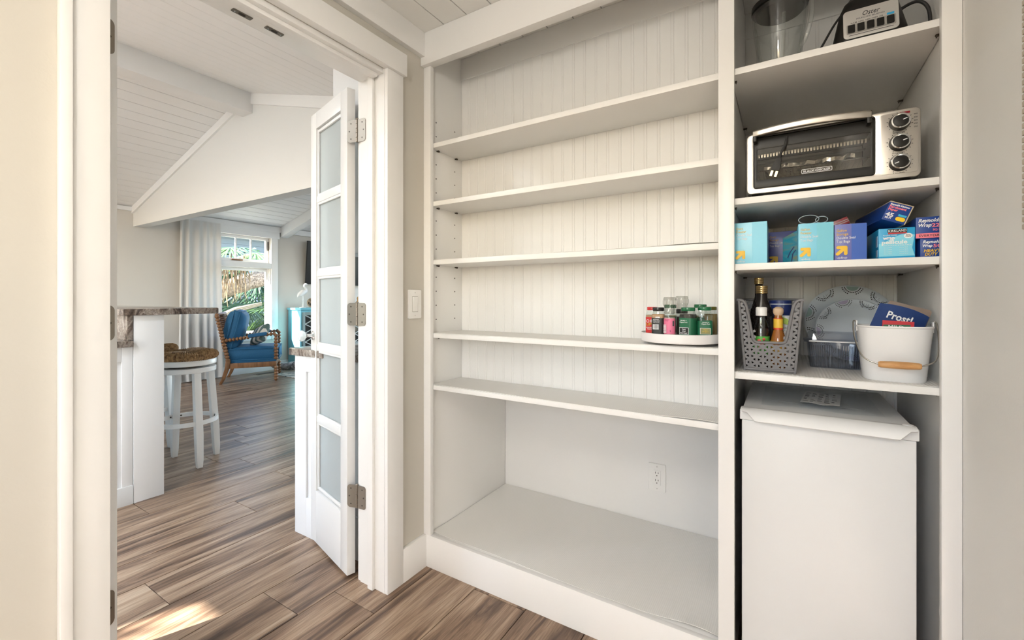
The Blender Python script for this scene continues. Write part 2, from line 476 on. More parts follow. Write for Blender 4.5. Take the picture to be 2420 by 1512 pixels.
# window in the far wall
wd = struct(thing('window_1', None, None, (XF, 0, 0)))
wd['label'] = 'white window with three small panes above one large pane'
def win(nm, x0, x1, y0, y1, z0, z1, m=vaultw, bev=0.003, p=wd): return B(nm, x0, x1, y0, y1, z0, z1, m, p, bev)
win('casing', 0, 0.022, WY1, WY1 + 0.105, 0.50, 2.13); win('casing', 0, 0.022, WY0 - 0.105, WY0, 0.50, 2.13)
win('head_casing', 0, 0.03, WY0 - 0.12, WY1 + 0.13, 2.125, 2.232); win('sill', -0.02, 0.05, WY0 - 0.12, WY1 + 0.12, 0.575, 0.603)
win('apron', 0, 0.018, WY0 - 0.105, WY1 + 0.105, 0.50, 0.575)
win('mullion_casing', -0.02, 0.022, WY0, WY1, 1.634, 1.722)
for (z0, z1, dep) in ((1.725, 2.13, 0), (0.603, 1.632, 1)):
    fr = win('sash', -0.10, -0.06, WY0, WY0 + 0.05, z0, z1)
    for (a, b2, c, d) in ((WY1 - 0.05, WY1, z0, z1), (WY0 + 0.05, WY1 - 0.05, z0, z0 + 0.045), (WY0 + 0.05, WY1 - 0.05, z1 - 0.045, z1)):
        win('sash_rail', -0.10, -0.06, a, b2, c, d, p=fr)
    if not dep:
        n = 4
        for i in range(n):
            ya = WY0 + 0.05 + (WY1 - WY0 - 0.10) * i / n; yb = WY0 + 0.05 + (WY1 - WY0 - 0.10) * (i + 1) / n
            win('pane', -0.083, -0.079, ya + 0.004, yb - 0.004, z0 + 0.045, z1 - 0.045, winglass, 0)
            if i: win('muntin', -0.095, -0.066, ya - 0.010, ya + 0.010, z0 + 0.045, z1 - 0.045)
        win('latch', -0.062, -0.03, 3.40, 3.56, z0 + 0.012, z0 + 0.032, P('bronze latch', (0.20, 0.11, 0.06), 0.4, 0.6), 0.004)
        win('stay', -0.06, -0.05, WY1 - 0.022, WY1 - 0.008, z1 - 0.20, z1 - 0.06, darkmetal, 0.002)
    else:
        win('pane', -0.083, -0.079, WY0 + 0.05, WY1 - 0.05, z0 + 0.045, z1 - 0.045, winglass, 0)
        win('stop', -0.06, -0.03, WY1 - 0.022, WY1, z0, z1); win('stop', -0.03, -0.002, WY1 - 0.010, WY1, z0, z1)

# kitchen window wall (behind the door jamb) with wide glazing openings, and the living room end wall
bm = bmesh.new(); Y_ = YB0 - 0.15
for (a, b2, c, d) in ((XF - 0.16, XK + 0.15, 0, 0.9), (XF - 0.16, XK + 0.15, 2.24, ZR + 0.1), (XF - 0.16, -6.4, 0.9, 2.24), (-4.30, -3.35, 0.9, 2.24), (-1.75, XK + 0.15, 0.9, 2.24)):
    box(bm, a, b2, Y_, YB0, c, d)
struct(O('wall_window_side', bm, gablew, smooth=False))
for i, (a, b2) in enumerate(((-6.4, -4.30), (-3.35, -1.75))):
    w2 = struct(thing('window_%d' % (i + 2), None, None, (0, YB0 - 0.08, 0)))
    for (xa, xb, za, zb) in ((a, a + 0.05, 0.95, 2.19), (b2 - 0.05, b2, 0.95, 2.19), (a, b2, 0.9, 0.95), (a, b2, 2.19, 2.24), ((a + b2) / 2 - 0.03, (a + b2) / 2 + 0.03, 0.95, 2.19)):
        B('frame', xa, xb, -0.02, 0.02, za, zb, vaultw, w2, 0.002)
    portal(((a + b2) / 2, YB0 - 0.14, 1.57), (R(90), 0, 0), b2 - a, 1.34)
bm = bmesh.new()
for (a, b2, c, d) in ((XF - 0.16, -6.2, 0, ZR + 0.1), (-2.6, XK + 0.15, 0, ZR + 0.1), (-6.2, -2.6, 2.2, ZR + 0.1), (-6.2, -2.6, 0, 0.25)):
    box(bm, a, b2, YL1, YL1 + 0.15, c, d)
struct(O('wall_living_end', bm, gablew, smooth=False))  # unseen end wall; its wide opening is added to light the living room
portal((-4.4, YL1 + 0.14, 1.22), (R(-90), 0, 0), 3.6, 1.95)
portal((XF - 0.15, (WY0 + WY1) / 2, 1.37), (0, R(-90), 0), 1.53, WY1 - WY0)

# ------------------------------------------------------------------ door casing, jambs, header, crown (pantry side)
XC = -1.308
struct(B('trim_8', XW, XC, YJ1, 1.276, 0, 2.047, trimw, bev=0.002))                     # right casing
t9 = struct(B('trim_9', XW, XC, 0.290, YJ0, 0, 2.047, trimw, bev=0.002))                # left casing
B('back_band', XW, XC + 0.010, 0.285, 0.305, 0, 2.047, trimw, t9, 0.003)
struct(B('trim_10', XW, -1.295, 0.275, 1.285, 2.047, 2.134, trimw, bev=0.002))          # head casing
struct(B('trim_11', XW, -1.300, -1.75, 1.392, 2.18, ZC, trimw, bev=0.002))              # crown along door wall
struct(B('trim_12', XK - 0.018, XK, YJ1 + 0.004, 1.276, 0, 2.047, trimw, bev=0.002))
struct(B('trim_13', XK - 0.018, XK, 0.285, YJ0 - 0.004, 0, 2.047, trimw, bev=0.002))
struct(B('trim_14', XK - 0.018, XK, 0.285, 1.285, 2.047, 2.134, trimw, bev=0.002))
struct(B('baseboard_left', XW, XC, 1.2765, 1.411, 0, 0.137, trimw, bev=0.002))
struct(B('baseboard_left', XW, XC, -1.75, 0.2845, 0, 0.137, trimw, bev=0.002))
struct(B('baseboard_right', 0.336, 0.35, -1.75, 1.41, 0, 0.137, trimw, bev=0.002))
jamb = struct(thing('trim_15', None, None))
B('jamb', XK, -1.331, YJ1, YJ1 + 0.02, 0, ZH + 0.02, trimw, jamb, 0.0015)
B('jamb', XK, -1.331, YJ0 - 0.02, YJ0, 0, ZH + 0.02, trimw, jamb, 0.0015)
B('head_jamb', XK, -1.331, YJ0, YJ1, ZH, ZH + 0.02, trimw, jamb, 0.0015)
B('jamb_edge', -1.331, XW, YJ1 - 0.001, YJ1 + 0.02, 0, ZH + 0.02, trimw, jamb, 0.0015)
B('door_stop', -1.408, -1.379, YJ1 - 0.014, YJ1, 0, ZH, trimw, jamb, 0.002)
B('door_stop', -1.408, -1.379, YJ0, YJ0 + 0.014, 0, ZH, trimw, jamb, 0.002)
B('head_stop', -1.379, -1.350, YJ0 + 0.014, YJ1 - 0.014, ZH - 0.014, ZH, trimw, jamb, 0.002)
for yc in (0.7135, 0.8145):
    bm = bmesh.new(); prism(bm, rrect(-0.0095, 0.0095, -0.029, 0.029, 0.002, 2), 0, 0.002)
    c = O('strike_plate', bm, nickel, jamb, loc=(-1.425, yc, ZH - 0.002))
    bm = bmesh.new(); prism(bm, rrect(-0.005, 0.005, -0.010, 0.010, 0.004, 3), -0.001, 0.0)
    O('strike_hole', bm, hole, c)
    for s in (-1, 1):
        L('screw', [(0.003, 0), (0.003, -0.0008), (0.001, -0.0012)], chrome, c, 10, (0, s * 0.02, 0))

def in_world(o, parent):
    """parent a piece whose mesh is in world coordinates"""
    o.parent = parent
    o.matrix_parent_inverse = (Matrix.Translation(parent.location) @ parent.rotation_euler.to_matrix().to_4x4()).inverted()
    return o

def plate2d(bm, p0, p1, zc, h, r, th, round_at):
    """thin vertical plate from p0 to p1 with rounded corners at the p1 end"""
    p0 = Vector((p0[0], p0[1], 0)); p1 = Vector((p1[0], p1[1], 0)); u = (p1 - p0); w = u.length; u.normalize()
    nrm = u.cross(Vector((0, 0, 1)))
    poly = [(0, -h / 2)] + [(w - r + r * math.sin(R(a)), -h / 2 + r - r * math.cos(R(a))) for a in range(0, 91, 15)]
    poly += [(w - r + r * math.cos(R(a)), h / 2 - r + r * math.sin(R(a))) for a in range(0, 91, 15)] + [(0, h / 2)]
    rings = [[p0 + u * x + Vector((0, 0, zc + z)) + nrm * t for x, z in poly] for t in (-th / 2, th / 2)]
    loft(bm, rings)
    return p0, u, nrm, w

def hinge(parent, pin, dend, jend, zc):
    h = 0.092; bm = bmesh.new()
    p0, u, n1, w = plate2d(bm, pin, dend, zc, h, 0.014, 0.002, 1)
    q0, v, n2, w2 = plate2d(bm, pin, jend, zc, h, 0.010, 0.002, 1)
    for i in range(5):
        za = zc - h / 2 + h * i / 5 + 0.0006; zb = zc - h / 2 + h * (i + 1) / 5 - 0.0006
        lathe(bm, [(0.0050, za), (0.0056, za + 0.001), (0.0056, zb - 0.001), (0.0050, zb)], 12, Matrix.Translation((pin[0], pin[1], 0)))
    lathe(bm, [(0.0062, zc + h / 2), (0.0062, zc + h / 2 + 0.003), (0.003, zc + h / 2 + 0.006)], 12, Matrix.Translation((pin[0], pin[1], 0)))
    g = in_world(O('hinge', bm, nickel, smooth=True, angle=30), parent)
    for (o0, d, n, ww) in ((p0, u, n1, w), (q0, v, n2, w2)):
        for fx, fz in ((0.62, 0.34), (0.78, 0.0), (0.62, -0.34)):
            c = o0 + d * (ww * fx) + Vector((0, 0, zc + h * fz))
            bm = bmesh.new()
            for sgn in (-1, 1):
                mm = Matrix.Translation(c + n * sgn * 0.001) @ (n * sgn).to_track_quat('Z', 'Y').to_matrix().to_4x4()
                lathe(bm, [(0.0032, 0), (0.0030, 0.0006), (0.0014, 0.0008), (0.0012, 0.0002)], 10, mm)
            s_ = O('screw', bm, darkmetal); s_.parent = g
            s_.matrix_parent_inverse = g.matrix_parent_inverse.inverted() if False else Matrix.Identity(4)
    return g

PANES = [(0.262, 0.576), (0.602, 0.910), (0.936, 1.255), (1.279, 1.600), (1.626, 1.936)]
def door_leaf(name, label, loc, rotz, ln, sgn):
    d = struct(thing(name, None, None, loc, rotz), label)
    T = 0.035; y0, y1 = (0, T) if sgn > 0 else (-T, 0); zb, zt = 0.012, 2.020; sw = 0.066
    B('stile', 0, sw, y0, y1, zb, zt, doorw, d, 0.002); B('stile', ln - sw, ln, y0, y1, zb, zt, doorw, d, 0.002)
    B('bottom_rail', sw, ln - sw, y0, y1, zb, PANES[0][0] - 0.008, doorw, d, 0.001)
    B('top_rail', sw, ln - sw, y0, y1, PANES[-1][1] + 0.008, zt, doorw, d, 0.001)
    for (a, b2), (c, e) in zip(PANES[:-1], PANES[1:]):
        B('muntin', sw, ln - sw, y0 + 0.003, y1 - 0.003, b2 - 0.002, c + 0.002, doorw, d, 0.003)
    for z0, z1 in PANES:
        pn = B('pane', sw, ln - sw, (y0 + y1) / 2 - 0.002, (y0 + y1) / 2 + 0.002, z0 - 0.006, z1 + 0.006, frost, d, 0)
        for (ya, yb) in ((y0 + 0.006, (y0 + y1) / 2 - 0.002), ((y0 + y1) / 2 + 0.002, y1 - 0.006)):
            bm = bmesh.new(); w = 0.013
            for (xa, xb, za, zb2) in ((sw, sw + w, z0 - 0.002, z1 + 0.002), (ln - sw - w, ln - sw, z0 - 0.002, z1 + 0.002), (sw + w, ln - sw - w, z0 - 0.002, z0 + w), (sw + w, ln - sw - w, z1 - w, z1 + 0.002)):
                box(bm, xa, xb, ya, yb, za, zb2)
            O('glazing_bead', bm, doorw, pn, bevel=0.004)
    return d

A = (-1.526, 1.175)
dr = door_leaf('door_1', 'white french door leaf with five frosted panes, folded open beside the jamb', (A[0], A[1], 0), math.atan2(0.247, -0.969), 0.409, -1)
for zc in (1.834, 1.087, 0.345): hinge(dr, (-1.480, 1.1875), (-1.5235, 1.1745), (-1.434, 1.1915), zc)
# glass knob on the free stile
for sg in (1, -1):
    kb = bmesh.new()
    M = Matrix.Translation((0.375, 0.0 if sg > 0 else -0.035, 0.978)) @ Matrix.Rotation(R(-90 * sg), 4, 'X')
    lathe(kb, [(0.021, 0), (0.021, 0.004), (0.012, 0.008), (0.008, 0.012), (0.008, 0.030), (0.012, 0.034)], 20, M)
    kn = O('knob_rose', kb, chrome, dr)
    kb = bmesh.new()
    lathe(kb, [(0.010, 0.034), (0.019, 0.040), (0.026, 0.050), (0.026, 0.056), (0.020, 0.065), (0.010, 0.068)], 12, M)
    O('knob', kb, P('crystal', (0.78, 0.88, 0.92), 0.05, 0.0, spec=0.9, coat=0.6), dr, smooth=False)
dl = door_leaf('door_2', 'white door leaf folded back at the left, only its hinged edge showing', (-1.500, 0.437, 0), R(187), 0.409, 1)
for zc in (1.834, 1.087, 0.345): hinge(dl, (-1.482, 0.385), (-1.4965, 0.430), (-1.448, 0.3705), zc)

# ================================================================== built-in shelving
YS = 1.411
XP = -1.303; XD0, XD1 = -0.154, -0.134; XRP = 0.330; YBK = 1.646; YLB = 2.03; YRB = 1.985
sh = thing('built_in_shelving', 'white built-in shelving with beadboard back, two bays wide, filling the pantry end', 'shelving', (-0.5, 1.7, 0))
def S(name, x0, x1, y0, y1, z0, z1, m=shelfw, bev=0.0015, parent=sh):
    o = B(name, x0, x1, y0, y1, z0, z1, m, None, bev)
    return in_world(o, parent) if parent else o
S('stile', -1.3245, -1.286, YS, YS + 0.02, 0.137, 2.146, trimw)
S('stile', -0.165, -0.123, YS, YS + 0.02, 0.0, 2.146, trimw)
S('stile', 0.314, 0.3495, YS + 0.0, YS + 0.02, 0.0, 2.146, trimw)
S('header', -1.3245, 0.3495, 1.392, 1.431, 2.146, ZC - 0.0005, trimw)
S('toe_board', -1.3245, -0.165, YS, YS + 0.02, 0, 0.137, trimw)
sp = S('side_panel', XP - 0.018, XP, YS + 0.02, YLB, 0, ZC - 0.0005)
dv = S('divider', XD0, XD1, YS + 0.02, YLB, 0, ZC - 0.0005)
rp = S('side_panel', XRP, XRP + 0.018, YS + 0.02, YRB + 0.01, 0, ZC - 0.0005)
S('lower_back', XP, XD0, YLB, YLB + 0.012, 0.12, 0.759)
S('deck', XP, XD0, YS + 0.02, YLB, 0.117, 0.136)
S('cap_rail', XP, XD0, YBK - 0.006, YBK + 0.02, 2.183, ZC - 0.0005)
S('cap_rail', XD1, XRP, YRB - 0.006, YRB + 0.014, 2.183, ZC - 0.0005)
S('back_board', XP, XD0, YBK + 0.0020, YBK + 0.014, 0.76, 2.2, P('bead groove paint', (0.80, 0.79, 0.765), 0.5), 0)
S('back_board', XD1, XRP, YRB + 0.0020, YRB + 0.012, 0.0, 2.2, MATS['bead groove paint'], 0)
# beadboard: one plank per bead, each with a bead on its right edge
def bead_plank(x0, w, yb, z0, z1, parent):
    g = 0.0006; bw = 0.0075
    prof = [(x0 + g, yb + 0.009), (x0 + g, yb + 0.0012), (x0 + g + 0.002, yb), (x0 + w - bw - 0.0026, yb), (x0 + w - bw - 0.0012, yb + 0.0011)]
    prof += [(x0 + w - bw / 2 - bw / 2 * math.cos(R(a)), yb + 0.0011 - 0.0010 * math.sin(R(a))) for a in (0, 45, 90, 135, 180)]
    prof += [(x0 + w, yb + 0.009)]
    bm = bmesh.new(); loft(bm, [[Vector((x, y, z)) for x, y in prof] for z in (z0, z1)])
    return in_world(O('plank', bm, shelfw, None, smooth=False), parent)
BP = 0.0482
n = int((XD0 - XP) / BP)
for i in range(n + 1):
    x0 = XP + 0.0005 + i * BP; w = min(BP, XD0 - 0.0005 - x0)
    if w > 0.015: bead_plank(x0, w, YBK, 0.779, 2.183, sh)
n = int((XRP - XD1) / BP)
for i in range(n + 1):
    x0 = XD1 + 0.0005 + i * BP; w = min(BP, XRP - 0.0005 - x0)
    if w > 0.015: bead_plank(x0, w, YRB, 0.02, 2.183, sh)
TS = 0.0195
LZ = [1.801, 1.550, 1.2975, 0.982, 0.759]; RZ = [1.802, 1.4235, 1.233, 0.918]
def pins(parent, z, xs, ys):
    for x, sg in xs:
        for y in ys:
            bm = bmesh.new(); lathe(bm, [(0.0025, 0), (0.0025, 0.010), (0.0055, 0.010), (0.0055, 0.0115)], 8, Matrix.Translation((x, y, z - 0.003)) @ Matrix.Rotation(R(90 * sg), 4, 'Y'))
            box(bm, min(x, x + sg * 0.013), max(x, x + sg * 0.013), y - 0.005, y + 0.005, z - 0.0020, z - 0.0002)
            in_world(O('shelf_pin', bm, darkmetal, None), sh)
for z in LZ:
    last = z == LZ[-1]
    S('shelf', XP + 0.001, XD0 - 0.001, YS + 0.02, YLB if last else YBK - 0.0005, z, z + TS)
    if not last: pins(sh, z, ((XP, 1),), (1.472, 1.598))
for z in RZ:
    S('shelf', XD1 + 0.001, XRP - 0.001, YS + 0.02, YRB - 0.0005, z, z + 0.019)
    pins(sh, z, ((XP + 1.169, 1), (XRP, -1)), (1.475, 1.90))
# rows of drilled holes in the left panel
for y in (1.467, 1.595):
    z = 1.925
    while z > 1.05:
        if min(abs(z - q - 0.005) for q in LZ) > 0.02 and not (1.43 < z < 1.53 and False):
            bm = bmesh.new(); lathe(bm, [(0.0030, 0), (0.0030, 0.0004), (0.002, 0.0005)], 8, Matrix.Translation((XP, y, z)) @ Matrix.Rotation(R(90), 4, 'Y'))
            in_world(O('pin_hole', bm, hole, None), sh)
        z -= 0.0618 if z > 1.6 or z < 1.40 else 0.0618

def liner(name, label, x0, x1, y0, y1, z, mat, lift_right=0.0, lift_left=0.0, th=0.0022, front=0.0, rotpat=0.0):
    """thin shelf liner whose front corners curl up a little"""
    bm = bmesh.new(); nx, ny = 60, 12; top = []; 
    for j in range(ny + 1):
        row = []
        for i in range(nx + 1):
            u, v = i / nx, j / ny
            e = max(0, 1 - v * 5)
            zz = z + th + e * e * (lift_right * max(0, (u - 0.8) / 0.2) ** 1.0 * math.sin(min(1, (u - 0.8) / 0.2 if u > .8 else 0) * math.pi * 0.92 + 0.1) * 1.6 + lift_left * max(0, (0.12 - u) / 0.12) ** 1.5 + front * (0.5 + 0.5 * math.sin(u * 9)))
            row.append(bm.verts.new((x0 + (x1 - x0) * u, y0 + (y1 - y0) * v + 0.004 * math.sin(u * 7) * (1 - v), zz)))
        top.append(row)
    bot = [[bm.verts.new(v.co - Vector((0, 0, 0.0014))) for v in row] for row in top]
    for j in range(ny):
        for i in range(nx):
            bm.faces.new((top[j][i], top[j][i + 1], top[j + 1][i + 1], top[j + 1][i]))
            bm.faces.new((bot[j][i], bot[j + 1][i], bot[j + 1][i + 1], bot[j][i + 1]))
    for i in range(nx):
        bm.faces.new((top[0][i + 1], top[0][i], bot[0][i], bot[0][i + 1])); bm.faces.new((top[ny][i], top[ny][i + 1], bot[ny][i + 1], bot[ny][i]))
    for j in range(ny):
        bm.faces.new((top[j][0], top[j + 1][0], bot[j + 1][0], bot[j][0])); bm.faces.new((top[j + 1][nx], top[j][nx], bot[j][nx], bot[j + 1][nx]))
    o = O(name, bm, mat, None, angle=50)
    return tag(o, label, 'shelf liner')
liner('shelf_liner', 'off-white ribbed liner covering the deep bottom deck of the shelving', XP + 0.003, XD0 - 0.003, YS + 0.024, YLB - 0.003, 0.136, linerfine, 0.012, 0.006, front=0.0015)
liner('shelf_liner', 'off-white liner on the lowest narrow shelf, right corner curled', XP + 0.003, XD0 - 0.003, YS + 0.022, YBK - 0.008, 0.759 + TS, linerfine, 0.004, 0.002, th=0.0016)
liner('shelf_liner', 'off-white liner under the turntable of spice jars', XP + 0.003, XD0 - 0.003, YS + 0.022, YBK - 0.008, 0.982 + TS, linerfine, 0.0005, 0.0, th=0.0016)
liner('shelf_liner', 'off-white liner on the empty shelf above the spice jars, right corner lifted', XP + 0.003, XD0 - 0.003, YS + 0.022, YBK - 0.008, 1.2975 + TS, linerfine, 0.004, 0.001, th=0.0016)
liner('shelf_liner', 'white ribbed liner under the grey basket and white bucket', XD1 + 0.003, XRP - 0.003, YS + 0.022, YRB - 0.004, 0.918 + 0.019, linerm, 0.0006, 0.0, th=0.0016)

# outlet in the lower back, light switch on the beige wall
ot = thing('wall_outlet', 'white duplex outlet on the back of the lower shelving bay', 'outlet', (-0.488, YLB, 0.345))
bm = bmesh.new(); prism(bm, rrect(-0.038, 0.038, -0.062, 0.062, 0.004, 3), 0, 0.006, FRONT); O('cover_plate', bm, plate_w, ot, bevel=0.0015)
bm = bmesh.new(); prism(bm, rrect(-0.0165, 0.0165, -0.0335, 0.0335, 0.003, 3), 0.006, 0.0085, FRONT); ins = O('receptacle', bm, plate_w, ot, bevel=0.0008)
for zz in (0.0165, -0.0165):
    for xx, hh in ((-0.0062, 0.0042), (0.0062, 0.0034)):
        B('slot', xx - 0.001, xx + 0.001, -0.0092, -0.0084, zz + 0.002 - hh + 0.004, zz + 0.002 + hh + 0.004, hole, ins, 0)
    L('ground_hole', [(0.0024, 0.0083), (0.0024, 0.0090)], hole, ins, 10, M=Matrix.Translation((0, 0, zz - 0.0065)) @ FRONT)
for zz in (0.049, -0.049): L('screw', [(0.003, 0.0058), (0.0028, 0.0066)], P('plate screw', (0.6, 0.59, 0.56), 0.35, 0.4), ot, 10, M=Matrix.Translation((0, 0, zz)) @ FRONT)
SIDE = Matrix.Rotation(R(90), 4, 'Z') @ FRONT      # plate that faces +X
sw_ = thing('light_switch', 'white rocker light switch on the beige wall between door casing and shelving', 'light switch', (XW, 1.3535, 1.128))
bm = bmesh.new(); prism(bm, rrect(-0.0375, 0.0375, -0.060, 0.060, 0.004, 3), 0, 0.006, SIDE); O('cover_plate', bm, plate_w, sw_, bevel=0.0015)
bm = bmesh.new(); prism(bm, rrect(-0.0165, 0.0165, -0.0335, 0.0335, 0.001, 2), 0.0055, 0.0066, SIDE); O('frame', bm, P('switch gap', (0.45, 0.43, 0.40), 0.5), sw_)
bm = bmesh.new(); prism(bm, [(-0.031, 0.006), (0.031, 0.006), (0.031, 0.0115), (0.0, 0.0085), (-0.031, 0.0085)], -0.0145, 0.0145, Matrix(((0, 1, 0, 0), (0, 0, 1, 0), (1, 0, 0, 0), (0, 0, 0, 1)))); O('rocker', bm, plate_w, sw_, bevel=0.001)
for zz in (0.048, -0.048): L('screw', [(0.003, 0.0058), (0.0028, 0.0066)], MATS['plate screw'], sw_, 10, M=Matrix.Translation((0, 0, zz)) @ SIDE)

# unseen pantry lamp set by shelf shadows, globe form added to throw light up
LAMP = 24.5
cl = thing('pendant_lamp', 'unseen pantry lamp, white globe pendant form added for upward light', 'lamp', (-0.33, -0.58, 1.88))
L('canopy', [(0.06, ZC - 1.88 - 0.022), (0.065, ZC - 1.88 - 0.02), (0.065, ZC - 1.88)], nickel, cl, 32)
L('stem', [(0.008, 0.25), (0.008, ZC - 1.88 - 0.02)], nickel, cl, 12)
L('collar', [(0.03, 0.232), (0.045, 0.236), (0.03, 0.252)], nickel, cl, 24)
m_em, nt_, b_em, N_, Lk_ = newmat('lamp globe'); b_em.inputs['Base Color'].default_value = (1, 0.98, 0.95, 1)
b_em.inputs['Emission Color'].default_value = (1.0, 0.945, 0.875, 1); b_em.inputs['Emission Strength'].default_value = LAMP
L('globe', [(0.12 * math.sin(R(a)), 0.12 - 0.12 * math.cos(R(a))) for a in range(0, 166, 15)], m_em, cl, 32)

# unseen downlights added to the vault to brighten kitchen and living room
m_dl, nt_, b_dl, N_, Lk_ = newmat('added downlight lens'); b_dl.inputs['Emission Color'].default_value = (0.85, 0.93, 1.0, 1); b_dl.inputs['Emission Strength'].default_value = 270.0
for (x, y, where) in ((-2.3, -0.3, 'nearest the pantry door'), (-3.5, -0.5, 'second from the pantry door'), (-5.3, -0.6, 'over the far kitchen'), (-2.3, -1.7, 'beside the window wall near the pantry'), (-3.5, -1.8, 'beside the window wall midway'), (-5.3, -1.8, 'beside the window wall at the far side'), (-2.6, 4.6, 'in the living room near the door wall'), (-3.2, 6.3, 'in the living room by its end wall'), (-5.6, 6.4, 'in the living room end by the far wall')):
    sl = (ZR - ZE) / (XR - XF) if x < XR else (ZE - ZR) / (XK - XR)
    dl_ = thing('added_downlight', 'added unseen ceiling downlight ' + where, 'downlight', (x, y, zl(x) - 0.002), rot=(0, -math.atan(sl), 0), group='added unseen downlights of the vault')
    L('trim_ring', [(0.075, 0), (0.095, 0), (0.095, -0.006), (0.078, -0.010)], vaultw, dl_, 28)
    L('lens', [(0.074, -0.004), (0.06, -0.0105)], m_dl, dl_, 28)

# ================================================================== right bay: shelf contents
# ---- small refrigerator
fx0, fx1, fy, fz = -0.108, 0.280, 1.455, 0.83
frw = P('refrigerator white', (0.77, 0.77, 0.76), 0.35, bump=0.02, bscale=300)
fr = thing('mini_refrigerator', 'white compact refrigerator under the lowest right shelf', 'refrigerator', ((fx0 + fx1) / 2, 1.70, 0))
W2 = (fx1 - fx0) / 2
B('body', -W2, W2, fy - 1.70 + 0.045, 0.265, 0.02, fz - 0.006, frw, fr, 0.006)
B('door_gasket', -W2 + 0.008, W2 - 0.008, fy - 1.70 + 0.036, fy - 1.70 + 0.045, 0.05, fz - 0.02, P('grey gasket', (0.45, 0.45, 0.45), 0.6), fr, 0)
fd = B('door', -W2 + 0.001, W2 - 0.001, fy - 1.70, fy - 1.70 + 0.036, 0.04, fz - 0.034, frw, fr, 0.004)
B('door_cap', -W2 - 0.004, W2 + 0.004, fy - 1.70 - 0.001, fy - 1.70 + 0.038, fz - 0.034, fz - 0.004, frw, fr, 0.003)
# handle lip: a shallow visor across the top of the door, cut away at both ends
prof = [(-W2 + 0.002, 0.0), (-W2 + 0.016, -0.003), (-W2 + 0.028, -0.017), (-W2 + 0.036, -0.026), (W2 - 0.036, -0.026), (W2 - 0.028, -0.017), (W2 - 0.016, -0.003), (W2 - 0.002, 0.0)]
bm = bmesh.new()
rings = []
for t, yo, zo in ((0, 0.010, 0.0), (0.25, -0.006, 0.0015), (0.6, -0.017, -0.002), (1.0, -0.021, -0.004)):
    rings.append([Vector((x, fy - 1.70 + yo + 0.0 * t, fz + zo + zz * t)) for x, zz in prof])
back = [[p + Vector((0, 0.004, -0.003)) for p in r] for r in rings]
loft(bm, rings + back[::-1] + [rings[0]], closed=False)
O('handle_lip', bm, frw, fr, angle=50)
B('top_trim', -W2 - 0.002, W2 + 0.002, fy - 1.70 + 0.006, fy - 1.70 + 0.03, fz - 0.006, fz - 0.001, frw, fr, 0.002)
L('hinge_cover', [(0.011, fz - 0.003), (0.011, fz + 0.001), (0.008, fz + 0.002)], frw, fr, 16, (W2 - 0.014, fy - 1.70 + 0.02, 0))
for sx in (-1, 1):
    for sy in (fy - 1.70 + 0.07, 0.22): L('foot', [(0.012, 0), (0.012, 0.012), (0.008, 0.02)], blackmat, fr, 12, (sx * (W2 - 0.03), sy, 0))

# papers in a clear bag on top of the refrigerator
def sheet(x0, x1, y0, y1, z, amp, nx=10, ny=10, seed=1, th=0.0005):
    rr = random.Random(seed); ph = [rr.uniform(0, 6) for _ in range(4)]
    bm = bmesh.new(); g = []
    for j in range(ny + 1):
        g.append([bm.verts.new((x0 + (x1 - x0) * i / nx, y0 + (y1 - y0) * j / ny, z + amp * (1 + math.sin(i * 0.9 + ph[0]) * math.cos(j * 0.7 + ph[1])) / 2)) for i in range(nx + 1)])
    h = [[bm.verts.new(v.co - Vector((0, 0, th))) for v in r] for r in g]
    for j in range(ny):
        for i in range(nx):
            bm.faces.new((g[j][i], g[j][i + 1], g[j + 1][i + 1], g[j + 1][i])); bm.faces.new((h[j][i], h[j + 1][i], h[j + 1][i + 1], h[j][i + 1]))
    for i in range(nx):
        bm.faces.new((g[0][i + 1], g[0][i], h[0][i], h[0][i + 1])); bm.faces.new((g[ny][i], g[ny][i + 1], h[ny][i + 1], h[ny][i]))
    for j in range(ny):
        bm.faces.new((g[j][0], g[j + 1][0], h[j + 1][0], h[j][0])); bm.faces.new((g[j + 1][nx], g[j][nx], h[j][nx], h[j + 1][nx]))
    return bm
paperw = P('white paper', (0.74, 0.74, 0.72), 0.6)
ink = P('dark ink', (0.03, 0.03, 0.035), 0.6)
mb = thing('document_bag', 'clear plastic bag of white papers lying on the refrigerator', 'plastic bag', (0.06, 1.66, fz - 0.006))
O('bag', sheet(-0.12, 0.17, -0.13, 0.20, 0.006, 0.004, seed=3), bagclear, mb, angle=60)
O('papers', sheet(-0.10, 0.14, -0.03, 0.19, 0.0015, 0.001, seed=5), paperw, mb, angle=60)
tk = thing('instruction_sheet', 'creased white printed sheet on top of the bag on the refrigerator', 'paper', (0.096, 1.66, fz + 0.006), R(-6))
O('sheet', sheet(-0.048, 0.048, -0.085, 0.10, 0.002, 0.005, seed=9), paperw, tk, angle=60)
bm = bmesh.new(); rr = random.Random(2)
for col in range(5):
    for k in range(9):
        if rr.random() < 0.25: continue
        xx = -0.042 + col * 0.0175; yy = -0.075 + k * 0.017; box(bm, xx, xx + rr.uniform(0.006, 0.014), yy, yy + rr.choice((0.002, 0.003, 0.006)), 0.0072, 0.0075)
O('print', bm, ink, tk, smooth=False)

